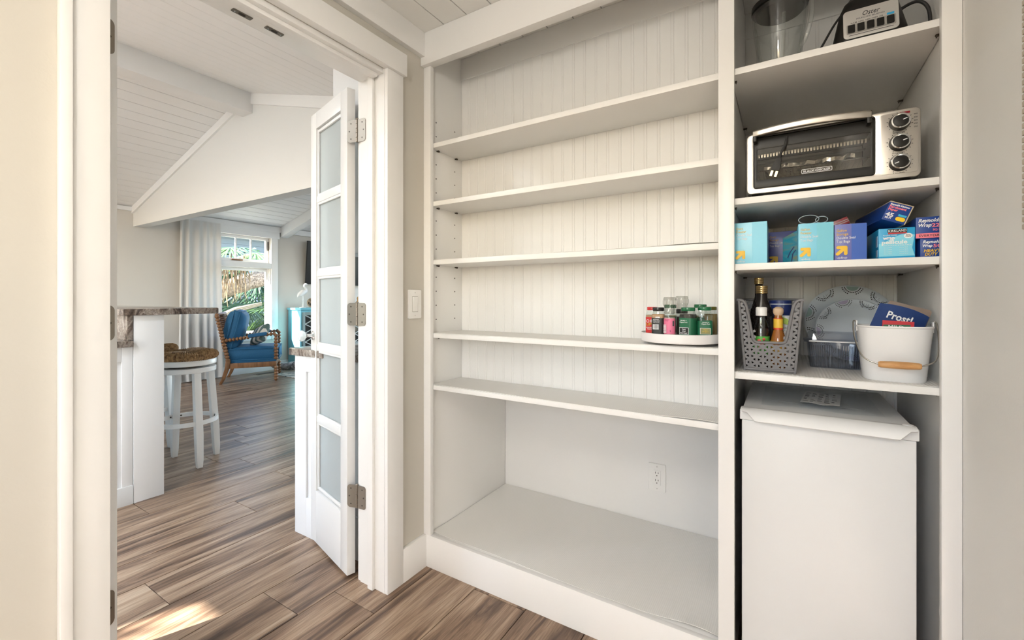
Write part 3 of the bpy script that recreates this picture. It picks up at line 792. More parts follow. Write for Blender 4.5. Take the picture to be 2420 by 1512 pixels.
# ---- grey open-front basket and what stands in it
zD = 0.918 + 0.019 + 0.0018
bk = thing('storage_basket', 'grey woven plastic basket with a cut-away front on the lower right shelf', 'basket', (-0.037, 1.563, zD))
grey = P('grey plastic', (0.17, 0.165, 0.17), 0.45)
bw0, bw1, bd0, bd1, bh = 0.062, 0.078, 0.095, 0.103, 0.208
def bpt(u, v, side):
    """point on a basket wall: u -1..1 across, v 0..1 up"""
    w = bw0 + (bw1 - bw0) * v; d = bd0 + (bd1 - bd0) * v
    if side == 'f': return Vector((u * w, -d, v * bh))
    if side == 'b': return Vector((u * w, d, v * bh))
    if side == 'l': return Vector((-w, u * d, v * bh))
    return Vector((w, u * d, v * bh))
def ribs(side, hv, width, vtop):
    """triangular lattice of flat ribs on one wall (hv: heights where a rib may exist)"""
    bm = bmesh.new(); segs = []
    N_ = 4; cs = width / N_; a_ = cs / 0.866; rows = int(bh / a_) + 2
    for k in range(-N_ - 1, N_ + 2):
        u0 = k / N_; o0 = 0.5 if k % 2 else 0.0
        segs.append((u0, 0.03, u0, 0.97))
        for r in range(-1, rows):
            v0 = 0.03 + (r + o0) * a_ / bh
            for dv in (-0.5, 0.5): segs.append((u0, v0, u0 + 1.0 / N_, v0 + dv * a_ / bh))
    for (u0, v0, u1, v1) in segs:
        st = 6 if abs(v1 - v0) > 0.5 else 1
        st = 24 if st == 6 else 1
        for q in range(st):
            a0, a1 = v0 + (v1 - v0) * q / st, v0 + (v1 - v0) * (q + 1) / st
            b0, b1 = u0 + (u1 - u0) * q / st, u0 + (u1 - u0) * (q + 1) / st
            um, vm = (b0 + b1) / 2, (a0 + a1) / 2
            if max(abs(b0), abs(b1)) > 1.001 or max(a0, a1) > 0.99 or min(a0, a1) < 0.0 or max(a0, a1) > hv(um) + 0.02: continue
            p, q2 = bpt(b0, a0, side), bpt(b1, a1, side)
            t = (q2 - p).normalized(); n = Vector((0, -1, 0)) if side in 'fb' else Vector((1, 0, 0)); s_ = t.cross(n) * 0.0033; n = n * 0.0011
            vs = [bm.verts.new(c) for c in (p - s_ - n, p + s_ - n, q2 + s_ - n, q2 - s_ - n, p - s_ + n, p + s_ + n, q2 + s_ + n, q2 - s_ + n)]
            for f in ((0, 1, 2, 3), (7, 6, 5, 4), (0, 4, 5, 1), (1, 5, 6, 2), (2, 6, 7, 3), (3, 7, 4, 0)): bm.faces.new([vs[i] for i in f])
    return bm
cut = lambda u: 0.40 if abs(u) < 0.56 else (0.40 + 0.6 * min(1, (abs(u) - 0.56) / 0.22) if abs(u) < 0.78 else 1.0)
for sd, w in (('f', 0.065), ('b', 0.065), ('l', 0.075), ('r', 0.075)):
    O('lattice_wall', ribs(sd, cut if sd == 'f' else (lambda u: 1.0), w, 1), grey, bk, smooth=False)
bm = bmesh.new(); prism(bm, rrect(-bw0, bw0, -bd0, bd0, 0.01, 4), 0, 0.003); O('base', bm, grey, bk, bevel=0.001)
bm = bmesh.new()
for sd in 'flbr':
    pts = [bpt(-1, 0.03, sd), bpt(1, 0.03, sd)]
    tube(bm, pts, 0.0042, 6)
for sx in (-1, 1):
    for sy in 'fb': tube(bm, [bpt(sx, 0.0, sy), bpt(sx, 1.0, sy)], 0.0038, 8)
O('corner_frame', bm, grey, bk, angle=60)
bm = bmesh.new()
rim = [bpt(u, 0.41, 'f') for u in (0.0, 0.25, 0.45)] + [bpt(0.54, 0.425, 'f'), bpt(0.60, 0.47, 'f'), bpt(0.66, 0.62, 'f'), bpt(0.72, 0.80, 'f'), bpt(0.78, 0.93, 'f'), bpt(0.88, 0.99, 'f'), bpt(1.04, 1.0, 'f')]
left = [Vector((-p.x, p.y, p.z)) for p in rim[::-1]]
path = spline(left + rim[1:], 4)
tube(bm, [p + Vector((0, -0.001, 0)) for p in path], 0.0042, 8)
tube(bm, [bpt(1.04, 1.0, 'f'), bpt(1.04, 1.0, 'b'), bpt(-1.04, 1.0, 'b'), bpt(-1.04, 1.0, 'f')], 0.0042, 8)
O('rim', bm, grey, bk, angle=60)

def bottle(name, label, cat, x, y, z, prof, mat, cap, capmat, bands=(), n=24, inside=None, parent_group=None):
    t = thing(name, label, cat, (x, y, z), group=parent_group)
    L('bottle', prof, mat, t, n)
    if inside: L('contents', inside[0], inside[1], t, n)
    L('cap', cap, capmat, t, n)
    for (z0, z1, r, m) in bands: L('label', [(r, z0), (r, z1)], m, t, n)
    return t
gold = P('gold cap', (0.62, 0.46, 0.22), 0.25, 1.0)
darkglass = P('dark bottle glass', (0.008, 0.006, 0.006), 0.06, spec=0.7)
zi = zD + 0.0032
capp = lambda r, z0, z1, k=4: sum([[(r * 0.96, z0 + (z1 - z0) * i / k), (r, z0 + (z1 - z0) * (i + 0.25) / k), (r, z0 + (z1 - z0) * (i + 0.75) / k), (r * 0.96, z0 + (z1 - z0) * (i + 1) / k)] for i in range(k)], []) + [(r * 0.5, z1 + 0.0005)]
H1 = 1.217 - zi; 
bottle('sauce_bottle', 'tall dark bottle with gold cap at the back of the grey basket', 'bottle', -0.070, 1.622, zi,
       [(0.022, 0), (0.024, 0.004), (0.024, 0.15), (0.021, 0.18), (0.012, 0.215), (0.011, H1 - 0.016), (0.009, H1 - 0.01)], darkglass, capp(0.0135, H1 - 0.020, H1, 3), gold)
H2 = 1.190 - zi
bottle('sauce_bottle', 'large black bottle with gold cap in the middle of the grey basket', 'bottle', -0.060, 1.560, zi,
       [(0.032, 0), (0.034, 0.004), (0.034, 0.145), (0.030, 0.175), (0.016, 0.205), (0.0145, H2 - 0.02), (0.010, H2 - 0.01)], darkglass, capp(0.0165, H2 - 0.024, H2, 4), gold)
H3 = 1.126 - zi
lemon = bottle('juice_bottle', 'small clear bottle with white cap and green label in the grey basket', 'bottle', -0.0585, 1.497, zi,
       [(0.019, 0), (0.021, 0.003), (0.021, 0.10), (0.0205, 0.118), (0.015, 0.142), (0.010, 0.152), (0.010, H3 - 0.02)], clear, [(0.0145, H3 - 0.026), (0.0148, H3 - 0.024), (0.0148, H3 - 0.003), (0.012, H3)], P('white cap', (0.85, 0.85, 0.84), 0.4),
       ((0.045, 0.098, 0.0215, P('green label', (0.09, 0.42, 0.06), 0.4)),), inside=([(0.018, 0.002), (0.019, 0.004), (0.019, 0.112), (0.017, 0.120)], P('dark liquid', (0.02, 0.012, 0.008), 0.1)))
bm = bmesh.new()
for a, zz, r in ((-8, 0.085, 0.006), (4, 0.078, 0.007), (-2, 0.066, 0.006), (12, 0.09, 0.005)):
    aa = R(-90 + a * 1.5); ball(bm, (0.0212 * math.cos(aa), 0.0212 * math.sin(aa), zz), r, 10, (1, 0.25, 1))
O('printed_berries', bm, P('red print', (0.62, 0.07, 0.04), 0.4), lemon)
text('ALL NATURAL\nJUICE', Matrix.Translation((0.004, -0.0232, 0.086)) @ FRONT, 0.006, ink, lemon, width=0.014)
H4 = 1.1265 - zi
hot = bottle('hot_sauce_bottle', 'hot sauce bottle with round wooden cap in the grey basket', 'bottle', -0.0155, 1.494, zi,
       [(0.018, 0), (0.0195, 0.003), (0.0195, 0.085), (0.017, 0.10), (0.0115, 0.120), (0.0105, 0.152), (0.0085, H4 - 0.02)], P('amber sauce bottle', (0.32, 0.11, 0.02), 0.08, spec=0.7), [(0.008, H4 - 0.026), (0.0125, H4 - 0.02), (0.0138, H4 - 0.012), (0.0125, H4 - 0.005), (0.006, H4)], P('pale wood', (0.62, 0.45, 0.30), 0.5),
       ((0.05, 0.086, 0.0200, P('yellow label', (0.80, 0.42, 0.03), 0.4)), (0.122, 0.150, 0.0122, P('yellow neck label', (0.78, 0.50, 0.05), 0.4)), (0.119, 0.124, 0.0125, P('red neck band', (0.62, 0.05, 0.02), 0.4)), (0.146, 0.152, 0.0118, MATS['red neck band'])))
text('CHOLULA', Matrix.Translation((0.001, -0.0206, 0.070)) @ FRONT, 0.011, MATS['red neck band'], hot, width=0.032, align='CENTER')
millw = thing('pepper_grinder', 'white seasoning container with clear lid and green leaf at the right of the basket', 'container', (-0.0015, 1.548, zi))
L('body', [(0.020, 0), (0.021, 0.003), (0.021, 0.150), (0.0195, 0.158)], P('white container', (0.72, 0.74, 0.75), 0.35), millw)
L('lid', [(0.017, 0.158), (0.017, 0.195), (0.016, 0.2015), (0.004, 0.202)], bagclear, millw)
bm = bmesh.new()
for zz, a in ((0.145, 0.5), (0.136, 0.9)):
    prism(bm, [(-0.016, zz), (-0.006, zz + 0.010), (0.010, zz + 0.004), (0.013, zz - 0.006), (-0.002, zz - 0.001)], 0.0213, 0.0217, FRONT)
O('printed_leaf', bm, P('leaf green print', (0.36, 0.52, 0.05), 0.4), millw)
text('SEA SALT', Matrix.Translation((0, -0.0216, 0.12)) @ FRONT, 0.006, ink, millw, width=0.024, align='CENTER')
text('ORGANIC', Matrix.Translation((0, -0.0216, 0.095)) @ FRONT, 0.010, P('grey ink', (0.2, 0.2, 0.22), 0.5), millw, width=0.03, align='CENTER')
bt = thing('salt_box', 'dark blue round carton at the back of the grey basket', 'carton', (-0.012, 1.618, zi))
L('carton', [(0.031, 0), (0.031, 0.2), (0.030, 0.203)], P('navy carton', (0.012, 0.03, 0.16), 0.4), bt, 28)
L('rim_band', [(0.0315, 0.190), (0.0315, 0.193)], P('white band', (0.7, 0.75, 0.8), 0.4), bt, 28)

# ---- white bucket with wire bail and wooden grip
bu = thing('pail', 'white oval metal bucket with wire bail and wooden grip on the lower right shelf', 'bucket', (0.2425, 1.512, zD))
pw = P('white enamel', (0.80, 0.80, 0.80), 0.25)
def oval(rx, ry, z, n=40, e=2.6):
    out = []
    for i in range(n):
        a = 2 * math.pi * i / n; c_, s_ = math.cos(a), math.sin(a)
        out.append(Vector((rx * math.copysign(abs(c_) ** (2 / e), c_), ry * math.copysign(abs(s_) ** (2 / e), s_), z)))
    return out
bm = bmesh.new()
loft(bm, [oval(0.060, 0.050, 0.002), oval(0.062, 0.052, 0.0), oval(0.064, 0.054, 0.004), oval(0.0765, 0.066, 0.136), oval(0.079, 0.0685, 0.138), oval(0.079, 0.0685, 0.1415), oval(0.0755, 0.065, 0.1415), oval(0.062, 0.052, 0.006)])
O('pail_body', bm, pw, bu, angle=45)
for s_ in (-1, 1):
    bm = bmesh.new(); box(bm, s_ * 0.0765 - 0.0015, s_ * 0.0765 + 0.0015, -0.012, 0.012, 0.125, 0.153); O('ear', bm, pw, bu, bevel=0.001)
ext = 0.0795
bail = spline([(-0.074, 0.0, 0.142), (-0.078, -0.002, 0.150), (-ext - 0.004, -0.006, 0.148), (-ext - 0.003, -0.030, 0.105), (-0.070, -0.066, 0.062), (-0.040, -0.0775, 0.046)], 6)
bail2 = spline([(0.040, -0.0775, 0.046), (0.070, -0.066, 0.062), (ext + 0.003, -0.030, 0.105), (ext + 0.004, -0.006, 0.148), (0.078, -0.002, 0.150), (0.074, 0.0, 0.142)], 6)
wire = P('steel wire', (0.42, 0.40, 0.37), 0.25, 1.0)
TB('bail', bail, 0.0019, wire, bu); TB('bail', bail2, 0.0019, wire, bu)
bm = bmesh.new()
lathe(bm, [(0.0062, -0.041), (0.0080, -0.037), (0.0092, -0.015), (0.0094, 0), (0.0092, 0.015), (0.0080, 0.037), (0.0062, 0.041)], 18, Matrix.Translation((0, -0.0775, 0.046)) @ Matrix.Rotation(R(90), 4, 'Y'))
O('grip', bm, gripwood, bu)
# blue can sleeve, brown wallet-like card, red and green packet in the bucket
navy = P('blue neoprene', (0.006, 0.035, 0.16), 0.7, bump=0.15, bscale=900)
kz = thing('can_sleeve', 'blue foam can sleeve lettered Prost in the white bucket', 'can sleeve', (0.244, 1.508, zD + 0.124), rot=(R(-4), R(20), R(0)))
bm = bmesh.new(); rings = []
for z in (-0.042, 0.062):
    ring = []
    for i in range(25):
        t = -1 + 2 * i / 24; ring.append(Vector((0.052 * t, -0.012 * (1 - t * t), z + (0.006 * (1 - t * t) if z > 0 else 0))))
    for i in range(25):
        t = 1 - 2 * i / 24; ring.append(Vector((0.052 * t, 0.010 * (1 - t * t) + 0.001, z + (0.006 * (1 - t * t) if z > 0 else 0))))
    rings.append(ring)
loft(bm, rings); O('sleeve', bm, navy, kz, angle=40)
whp = P('white print', (0.82, 0.83, 0.84), 0.5)
text('Prost!', Matrix.Translation((-0.004, -0.0128, 0.030)) @ FRONT @ Matrix.Rotation(R(0), 4, 'Z'), 0.026, whp, kz, width=0.052, align='CENTER', bold=0.0006)
bm = bmesh.new()
for pts in ([(-0.022, 0.0), (-0.020, 0.010), (-0.008, 0.015), (0.004, 0.012), (0.012, 0.016)], [(-0.018, 0.004), (-0.006, 0.009), (0.002, 0.004), (0.012, 0.005), (0.018, -0.002)], [(-0.022, 0.0), (-0.010, -0.004), (0.002, 0.000), (0.012, -0.004)]):
    stroke(bm, [(p.x, p.y) for p in spline([(a, b2, 0) for a, b2 in pts], 5)], 0.0042, 0.0131, 0.0134, FRONT)
O('printed_mark', bm, whp, kz, smooth=False)
bc = thing('card_sleeve', 'brown card showing behind the blue can sleeve in the bucket', 'card', (0.262, 1.530, zD + 0.135), rot=(R(-4), R(18), 0))
bm = bmesh.new(); prism(bm, rrect(-0.045, 0.045, -0.09, 0.062, 0.006, 3), 0, 0.003, FRONT); O('card', bm, P('brown card', (0.26, 0.19, 0.15), 0.6), bc, bevel=0.0008)
pk = thing('seasoning_packet', 'red and green sachet peeking over the bucket rim', 'sachet', (0.245, 1.470, zD + 0.1325), rot=(R(-4), R(3), 0))
bm = bmesh.new(); prism(bm, [(-0.030, -0.06), (0.030, -0.06), (0.031, 0.022), (-0.031, 0.022)], 0, 0.002, FRONT); O('sachet', bm, P('red foil', (0.55, 0.015, 0.03), 0.3), pk)
bm = bmesh.new(); prism(bm, [(-0.029, -0.04), (0.024, -0.04), (0.024, 0.014), (-0.029, 0.011)], 0.002, 0.0024, FRONT); O('green_panel', bm, P('green foil', (0.02, 0.12, 0.06), 0.3), pk, smooth=False)
text('MILD', Matrix.Translation((-0.004, -0.0026, 0.003)) @ FRONT, 0.011, whp, pk, width=0.03, align='CENTER')

# ---- clear moulded container
cc = thing('clear_container', 'clear plastic clamshell container in front of the leaning plates', 'container', (0.130, 1.690, zD))
def rl(x0, x1, y0, y1, r, z): return [Vector((x, y, z)) for x, y in rrect(x0, x1, y0, y1, r, 4)]
bm = bmesh.new()
loft(bm, [rl(-0.062, 0.062, -0.045, 0.045, 0.012, 0.0), rl(-0.070, 0.070, -0.052, 0.052, 0.014, 0.078), rl(-0.078, 0.078, -0.060, 0.060, 0.014, 0.079), rl(-0.078, 0.078, -0.060, 0.060, 0.014, 0.081), rl(-0.068, 0.068, -0.050, 0.050, 0.012, 0.0805), rl(-0.060, 0.060, -0.043, 0.043, 0.010, 0.003)])
O('tray', bm, contclear, cc, angle=50)
bm = bmesh.new()
loft(bm, [rl(-0.078, 0.078, -0.060, 0.060, 0.014, 0.083), rl(-0.070, 0.070, -0.052, 0.052, 0.012, 0.086), rl(-0.066, 0.066, -0.048, 0.048, 0.012, 0.104), rl(-0.060, 0.060, -0.042, 0.042, 0.012, 0.107)])
O('lid', bm, contclear, cc, angle=50)
bm = bmesh.new()
for i in range(24):
    x = -0.062 + 0.124 * i / 23
    if abs(i - 11.5) < 1.2: continue
    tube(bm, [(x, -0.0465, 0.004), (x * 1.06, -0.052, 0.070)], 0.0014, 5)
O('ribs', bm, glass('clear rib plastic', (0.62, 0.66, 0.72), 0.75), cc)
B('seam', -0.066, 0.070, -0.0615, -0.0595, 0.080, 0.084, P('bright seam', (0.75, 0.75, 0.74), 0.2), cc, 0.0004)

# ---- paper plates leaning against the beadboard
def plate_mat(name, a):
    return P(name, a, 0.35, bump=0.05, bscale=50)
pal = plate_mat('pale blue plate', (0.72, 0.82, 0.90)); rimm = plate_mat('grey blue plate rim', (0.66, 0.70, 0.74)); dots = P('black dots', (0.02, 0.02, 0.025), 0.5)
def paper_plate(label, x, y, z, r, tilt, lk, tints):
    t = thing('paper_plate', label, 'plate', (x, y, z), rot=(R(90 - tilt), 0, 0))
    k = r / 0.13
    L('plate_well', [(0.0, 0.003), (0.078 * k, 0.003), (0.084 * k, 0.0045), (0.092 * k, 0.010), (0.0925 * k, 0.008), (0.085 * k, 0.002), (0.0, 0.0005)], pal, t, 64)
    L('rim', [(0.092 * k, 0.010), (0.098 * k, 0.014), (0.127 * k, 0.018), (0.130 * k, 0.0165), (0.130 * k, 0.015), (0.098 * k, 0.011), (0.0925 * k, 0.008)], rimm, t, 64)
    bm = bmesh.new(); lathe(bm, [(0.0835 * k, 0.0048), (0.0855 * k, 0.0056)], 64, cap=False); O('ring_line', bm, P('teal ring', (0.16, 0.36, 0.36), 0.4), t)
    bm = bmesh.new()
    rr2 = random.Random(int(r * 1e4))
    for q in range(9):
        a0 = R(q * 40 + lk); cx, cy = 0.128 * k * math.cos(a0), 0.128 * k * math.sin(a0)
        for ra in (0.030, 0.023):
            for i in range(15):
                a = a0 + math.pi + R(-84 + 12 * i); px, py = cx + ra * k * math.cos(a), cy + ra * k * math.sin(a); rad = math.hypot(px, py)
                if 0.099 * k < rad < 0.127 * k:
                    zz = 0.014 + (rad / k - 0.098) / 0.029 * 0.004; lathe(bm, [(0.0019 * k, zz - 0.001), (0.0019 * k, zz + 0.0008)], 6, Matrix.Translation((px, py, 0)))
        if q % 2 == 0:
            pts = [(cx + 0.018 * k * math.cos(a0 + math.pi + R(-80 + 16 * i)), cy + 0.018 * k * math.sin(a0 + math.pi + R(-80 + 16 * i))) for i in range(11)]
            bm2 = bmesh.new(); prism(bm2, pts, 0.0168, 0.0186); O('medallion', bm2, tints, t, smooth=False)
        else:
            bm3 = bmesh.new()
            for i in range(9):
                a = a0 + R(-9 + 2.2 * i); tube(bm3, [(0.100 * k * math.cos(a), 0.100 * k * math.sin(a), 0.0146), (rr2.uniform(0.112, 0.124) * k * math.cos(a + R((i - 4) * 0.8)), 0.118 * k * math.sin(a + R((i - 4) * 0.8)), 0.0174)], 0.0004, 4)
            O('leaf_motif', bm3, P('ink grey', (0.16, 0.18, 0.22), 0.5), t)
    tag(O('dotted_scallops', bm, dots, t, smooth=False), kind='stuff')
paper_plate('large pale blue patterned paper plate leaning on the beadboard', 0.190, 1.915, zD + 0.128, 0.130, 12, 5, P('sage tint', (0.30, 0.42, 0.40), 0.4))
paper_plate('smaller pale blue patterned paper plate leaning in front of the larger one', 0.197, 1.878, zD + 0.104, 0.106, 12, 25, P('lilac tint', (0.42, 0.36, 0.50), 0.4))

# ---- boxes of bags, foil and wrap on the middle right shelf
zC = 1.233 + 0.019 + 0.0004
cyan = P('cyan carton', (0.19, 0.58, 0.76), 0.35); cyan2 = P('teal carton side', (0.02, 0.36, 0.42), 0.35); viol = P('violet blue carton', (0.115, 0.13, 0.42), 0.35); royal = P('royal blue carton', (0.02, 0.10, 0.46), 0.35)
yel = P('yellow print', (0.82, 0.50, 0.02), 0.45); deepblue = P('deep blue carton', (0.008, 0.05, 0.27), 0.35); skyb = P('sky blue print', (0.05, 0.48, 0.75), 0.4)
rose = P('rose print', (0.90, 0.22, 0.28), 0.45); cardb = P('card edge', (0.55, 0.45, 0.33), 0.7)
def arrow_mark(parent, x, z, s, y):
    bm = bmesh.new(); M = Matrix.Translation((x, y, z)) @ FRONT
    stroke(bm, [(0.18 * s, 0.86 * s), (0.82 * s, 0.86 * s)], 0.33 * s, 0, 0.0003, M)
    stroke(bm, [(0.86 * s, 0.86 * s), (0.86 * s, 0.16 * s)], 0.33 * s, 0, 0.00045, M)
    stroke(bm, [(0.14 * s, 0.14 * s), (0.74 * s, 0.74 * s)], 0.35 * s, 0, 0.0006, M)
    return O('arrow_mark', bm, yel, parent, smooth=False)
def bag_box(label, x0, x1, y, dep, h, m_front, m_flap, flap_x, lines, rz=0.0, side=None):
    w = x1 - x0
    t = thing('bag_carton', label, 'carton', (x0, y, zC), R(rz), group='cartons of zip bags on the middle right shelf')
    B('carton', 0, w, 0, dep, 0, h, m_front, t, 0.001)
    B('flap', flap_x * w, w + 0.0006, -0.0008, 0, 0.001, h - 0.001, m_flap, t, 0)
    s = 0.0096
    for i, (tx, mm) in enumerate(lines):
        text(tx, Matrix.Translation((0.06 * w, -0.0011, h - 0.020 - i * 0.0098)) @ FRONT, s, mm, t, width=len(tx) * 0.0036)
    arrow_mark(t, 0.05 * w, 0.014, 0.024, -0.0011)
    text('up&up', Matrix.Translation((0.07 * w, -0.0011, 0.005)) @ FRONT, 0.008, whp, t, width=0.022)
    return t
bag_box('cyan carton of quart freezer bags at the left end of the middle right shelf', -0.1265, -0.043, 1.452, 0.16, 0.1205, P('cyan carton front', (0.27, 0.64, 0.80), 0.3), cyan, 0.56,
        (('Quart', yel), ('Freezer', yel), ('Double Seal', whp), ('Top Bags', whp)))
bag_box('violet carton of quart storage bags standing furthest back on the middle right shelf', -0.048, 0.046, 1.700, 0.14, 0.1195, viol, royal, 0.86,
        (('Quart', yel), ('Storage', yel), ('Double Seal', whp), ('Top Bags', whp)))
bx3 = bag_box('open cyan carton of gallon freezer bags with a bag poking out', 0.0325, 0.1115, 1.458, 0.18, 0.1055, cyan, P('cyan carton flap', (0.17, 0.55, 0.68), 0.35), 0.54,
        (('Gallon', yel), ('Freezer', yel), ('Double Seal', whp), ('Top Bags', whp)), rz=1.0)
bx4 = bag_box('violet blue carton of gallon storage bags beside the cling wrap box', 0.1140, 0.1815, 1.460, 0.18, 0.0965, viol, royal, 0.54,
        (('Gallon', yel), ('Storage', yel), ('Double Seal', whp), ('Top Bags', whp)))
# clear bag bulging out of the open cyan carton
zb = thing('zip_bag', 'clear zip bag bulging out of the open cyan carton', 'plastic bag', (0.058, 1.50, zC + 0.1062))
bm = bmesh.new()
for (cx, r1, h1) in ((0.0, 0.024, 0.024), (0.030, 0.014, 0.018)):
    pts = [(cx + r1 * math.cos(R(a)), 0.0, 0.004 + h1 / 2 + h1 / 2 * math.sin(R(a))) for a in range(0, 361, 20)]
    be = bmesh.new(); tube(be, pts, 0.0011, 6); O('fold_edge', be, P('pale film edge', (0.45, 0.52, 0.58), 0.3), zb)
    rings = [[Vector((cx + r1 * k2 * math.cos(R(a)), -0.004 + d2, 0.004 + h1 / 2 + h1 / 2 * k2 * math.sin(R(a)))) for a in range(0, 360, 20)] for k2, d2 in ((0.98, 0.0), (0.90, 0.02), (0.80, 0.05))]
    loft(bm, rings, False, False)
box(bm, -0.026, 0.04, -0.002, 0.05, 0.0, 0.006)
O('film', bm, bagclear, zb, angle=50)
# red zip strips standing out of the violet carton
rz_ = thing('red_zip_bags', 'dark red striped zip bag edges standing out of the violet blue carton', 'plastic bag', (0.128, 1.52, zC + 0.0968), rot=(0, R(-22), 0))
B('bag_edge', -0.012, 0.028, 0, 0.06, 0.000, 0.020, P('dark red film', (0.22, 0.01, 0.02), 0.3), rz_, 0.001)
for k2 in (0.006, 0.011): B('zip_line', -0.012, 0.0282, -0.0004, 0, k2, k2 + 0.002, P('grey film', (0.35, 0.30, 0.30), 0.4), rz_, 0)
# printed pouch between the violet and cyan cartons
po = thing('printed_pouch', 'teal pouch with blurred marsh print wedged between the bag cartons', 'pouch', (0.0085, 1.540, zC), R(-20))
bm = bmesh.new(); prism(bm, [(-0.014, 0.0), (0.026, 0.0), (0.026, 0.098), (0.006, 0.089), (-0.014, 0.079)], -0.03, 0.0, FRONT)
O('pouch', bm, streaked('marsh print', [(0.3, (0.02, 0.10, 0.16)), (0.45, (0.02, 0.25, 0.36)), (0.58, (0.18, 0.22, 0.14)), (0.72, (0.05, 0.33, 0.40))], (14, 14, 40), rough=0.35, bump=0), po, bevel=0.001)
bm = bmesh.new(); stroke(bm, [(0.000, 0.02), (0.006, 0.035), (0.016, 0.05)], 0.003, 0.0002, 0.0006, FRONT); stroke(bm, [(0.010, 0.008), (0.013, 0.03), (0.020, 0.040)], 0.003, 0.0002, 0.0006, FRONT)
O('printed_reeds', bm, P('navy print', (0.01, 0.03, 0.12), 0.4), po, smooth=False)
# cling wrap box
kw = thing('cling_wrap_box', 'bright blue cling wrap box with a wave design under the tilted parchment box', 'carton', (0.206, 1.462, zC), R(1))
w, h, d = 0.0715, 0.0775, 0.30
B('carton', 0, w, 0, d, 0, h, P('azure carton', (0.02, 0.36, 0.66), 0.3), kw, 0.0015)
bm = bmesh.new(); prism(bm, [(0.001, 0.050)] + [(0.001 + (w - 0.002) * i / 12, 0.050 + 0.012 * math.sin(i / 12 * 3.6 - 1.2)) for i in range(13)] + [(w - 0.006, 0.026), (w - 0.001, 0.006), (0.001, 0.006)], 0.0003, 0.0008, FRONT)
O('wave_panel', bm, P('light blue panel', (0.24, 0.66, 0.82), 0.3), kw, smooth=False)
bm = bmesh.new(); prism(bm, [(0.018, 0.066), (0.056, 0.066), (0.056, 0.075), (0.018, 0.075)], 0.0004, 0.001, FRONT); O('name_plate', bm, blackmat, kw, smooth=False)
bm = bmesh.new(); prism(bm, [(0.019, 0.0625), (0.055, 0.0625), (0.055, 0.0658), (0.019, 0.0658)], 0.0004, 0.001, FRONT); O('red_bar', bm, P('red bar', (0.5, 0.03, 0.03), 0.4), kw, smooth=False)
text('KIRKLAND', Matrix.Translation((0.037, -0.0012, 0.0675)) @ FRONT, 0.0085, whp, kw, width=0.035, align='CENTER')
text('PLASTIC FOOD', Matrix.Translation((0.009, -0.0012, 0.058)) @ FRONT, 0.004, whp, kw, width=0.027)
text('wrap', Matrix.Translation((0.009, -0.0012, 0.049)) @ FRONT, 0.012, whp, kw, width=0.024, bold=0.0004)
text('pellicule', Matrix.Translation((0.006, -0.0012, 0.0375)) @ FRONT, 0.0135, whp, kw, width=0.050, bold=0.0004)
text('PELLICULE ETIRABLE', Matrix.Translation((0.006, -0.0012, 0.0325)) @ FRONT, 0.003, whp, kw, width=0.058)
for xx in (0.010, 0.041):
    for k2 in range(4): text('750 SQ FT ' + 'XYZA'[k2] if False else '12 in x 750 ft', Matrix.Translation((xx, -0.0012, 0.027 - k2 * 0.0052)) @ FRONT, 0.003, whp, kw, width=0.016)
bm = bmesh.new(); lathe(bm, [(0.0085, 0.0006), (0.0085, 0.0012)], 20, Matrix.Translation((0.058, 0, 0.0565)) @ FRONT @ Matrix.Diagonal((1, 0.75, 1, 1))); O('badge', bm, whp, kw, smooth=False)
text('BPA\nFREE', Matrix.Translation((0.058, -0.0014, 0.0570)) @ FRONT, 0.0042, ink, kw, width=0.010, align='CENTER')
bm = bmesh.new()
for (za, zb2) in ((0.006, 0.024), (0.032, 0.060)):
    box(bm, -0.0006, 0, 0.010, 0.030, za, zb2)
O('side_panel_print', bm, P('pale blue print', (0.42, 0.60, 0.78), 0.4), kw, smooth=False)
# foil boxes
def foil_box(label, x, y, z, w, h, d, rot, parts):
    t = thing('foil_box', label, 'carton', (x, y, z), rot=rot)
    B('carton', 0, w, 0, d, 0, h, deepblue, t, 0.0012)
    for p in parts: p(t)
    return t
foil_box('blue heavy duty foil box at the bottom of the stack beside the right panel', 0.2865, 1.462, zC, 0.0425, 0.0465, 0.33, (0, 0, 0), [
    lambda t: text('Reynolds', Matrix.Translation((0.004, -0.0004, 0.0350)) @ FRONT, 0.010, whp, t, width=0.036, shear=0.3, bold=0.0003),
    lambda t: text('Wrap', Matrix.Translation((0.003, -0.0004, 0.0255)) @ FRONT, 0.010, whp, t, width=0.018, shear=0.3, bold=0.0003),
    lambda t: text('50', Matrix.Translation((0.0235, -0.0004, 0.0245)) @ FRONT, 0.011, rose, t, width=0.015, bold=0.0003),
    lambda t: text('HEAVY', Matrix.Translation((0.006, -0.0004, 0.0130)) @ FRONT, 0.0105, yel, t, width=0.032, shear=0.25, bold=0.0003),
    lambda t: text('DUTY', Matrix.Translation((0.008, -0.0004, 0.0040)) @ FRONT, 0.0105, yel, t, width=0.024, shear=0.25, bold=0.0003)])
def band(t):
    B('band', 0, 0.0505, -0.0005, 0, 0.001, 0.0125, rose, t, 0)
    text('EVERYDAY', Matrix.Translation((0.005, -0.0010, 0.0038)) @ FRONT, 0.0085, ink, t, width=0.043)
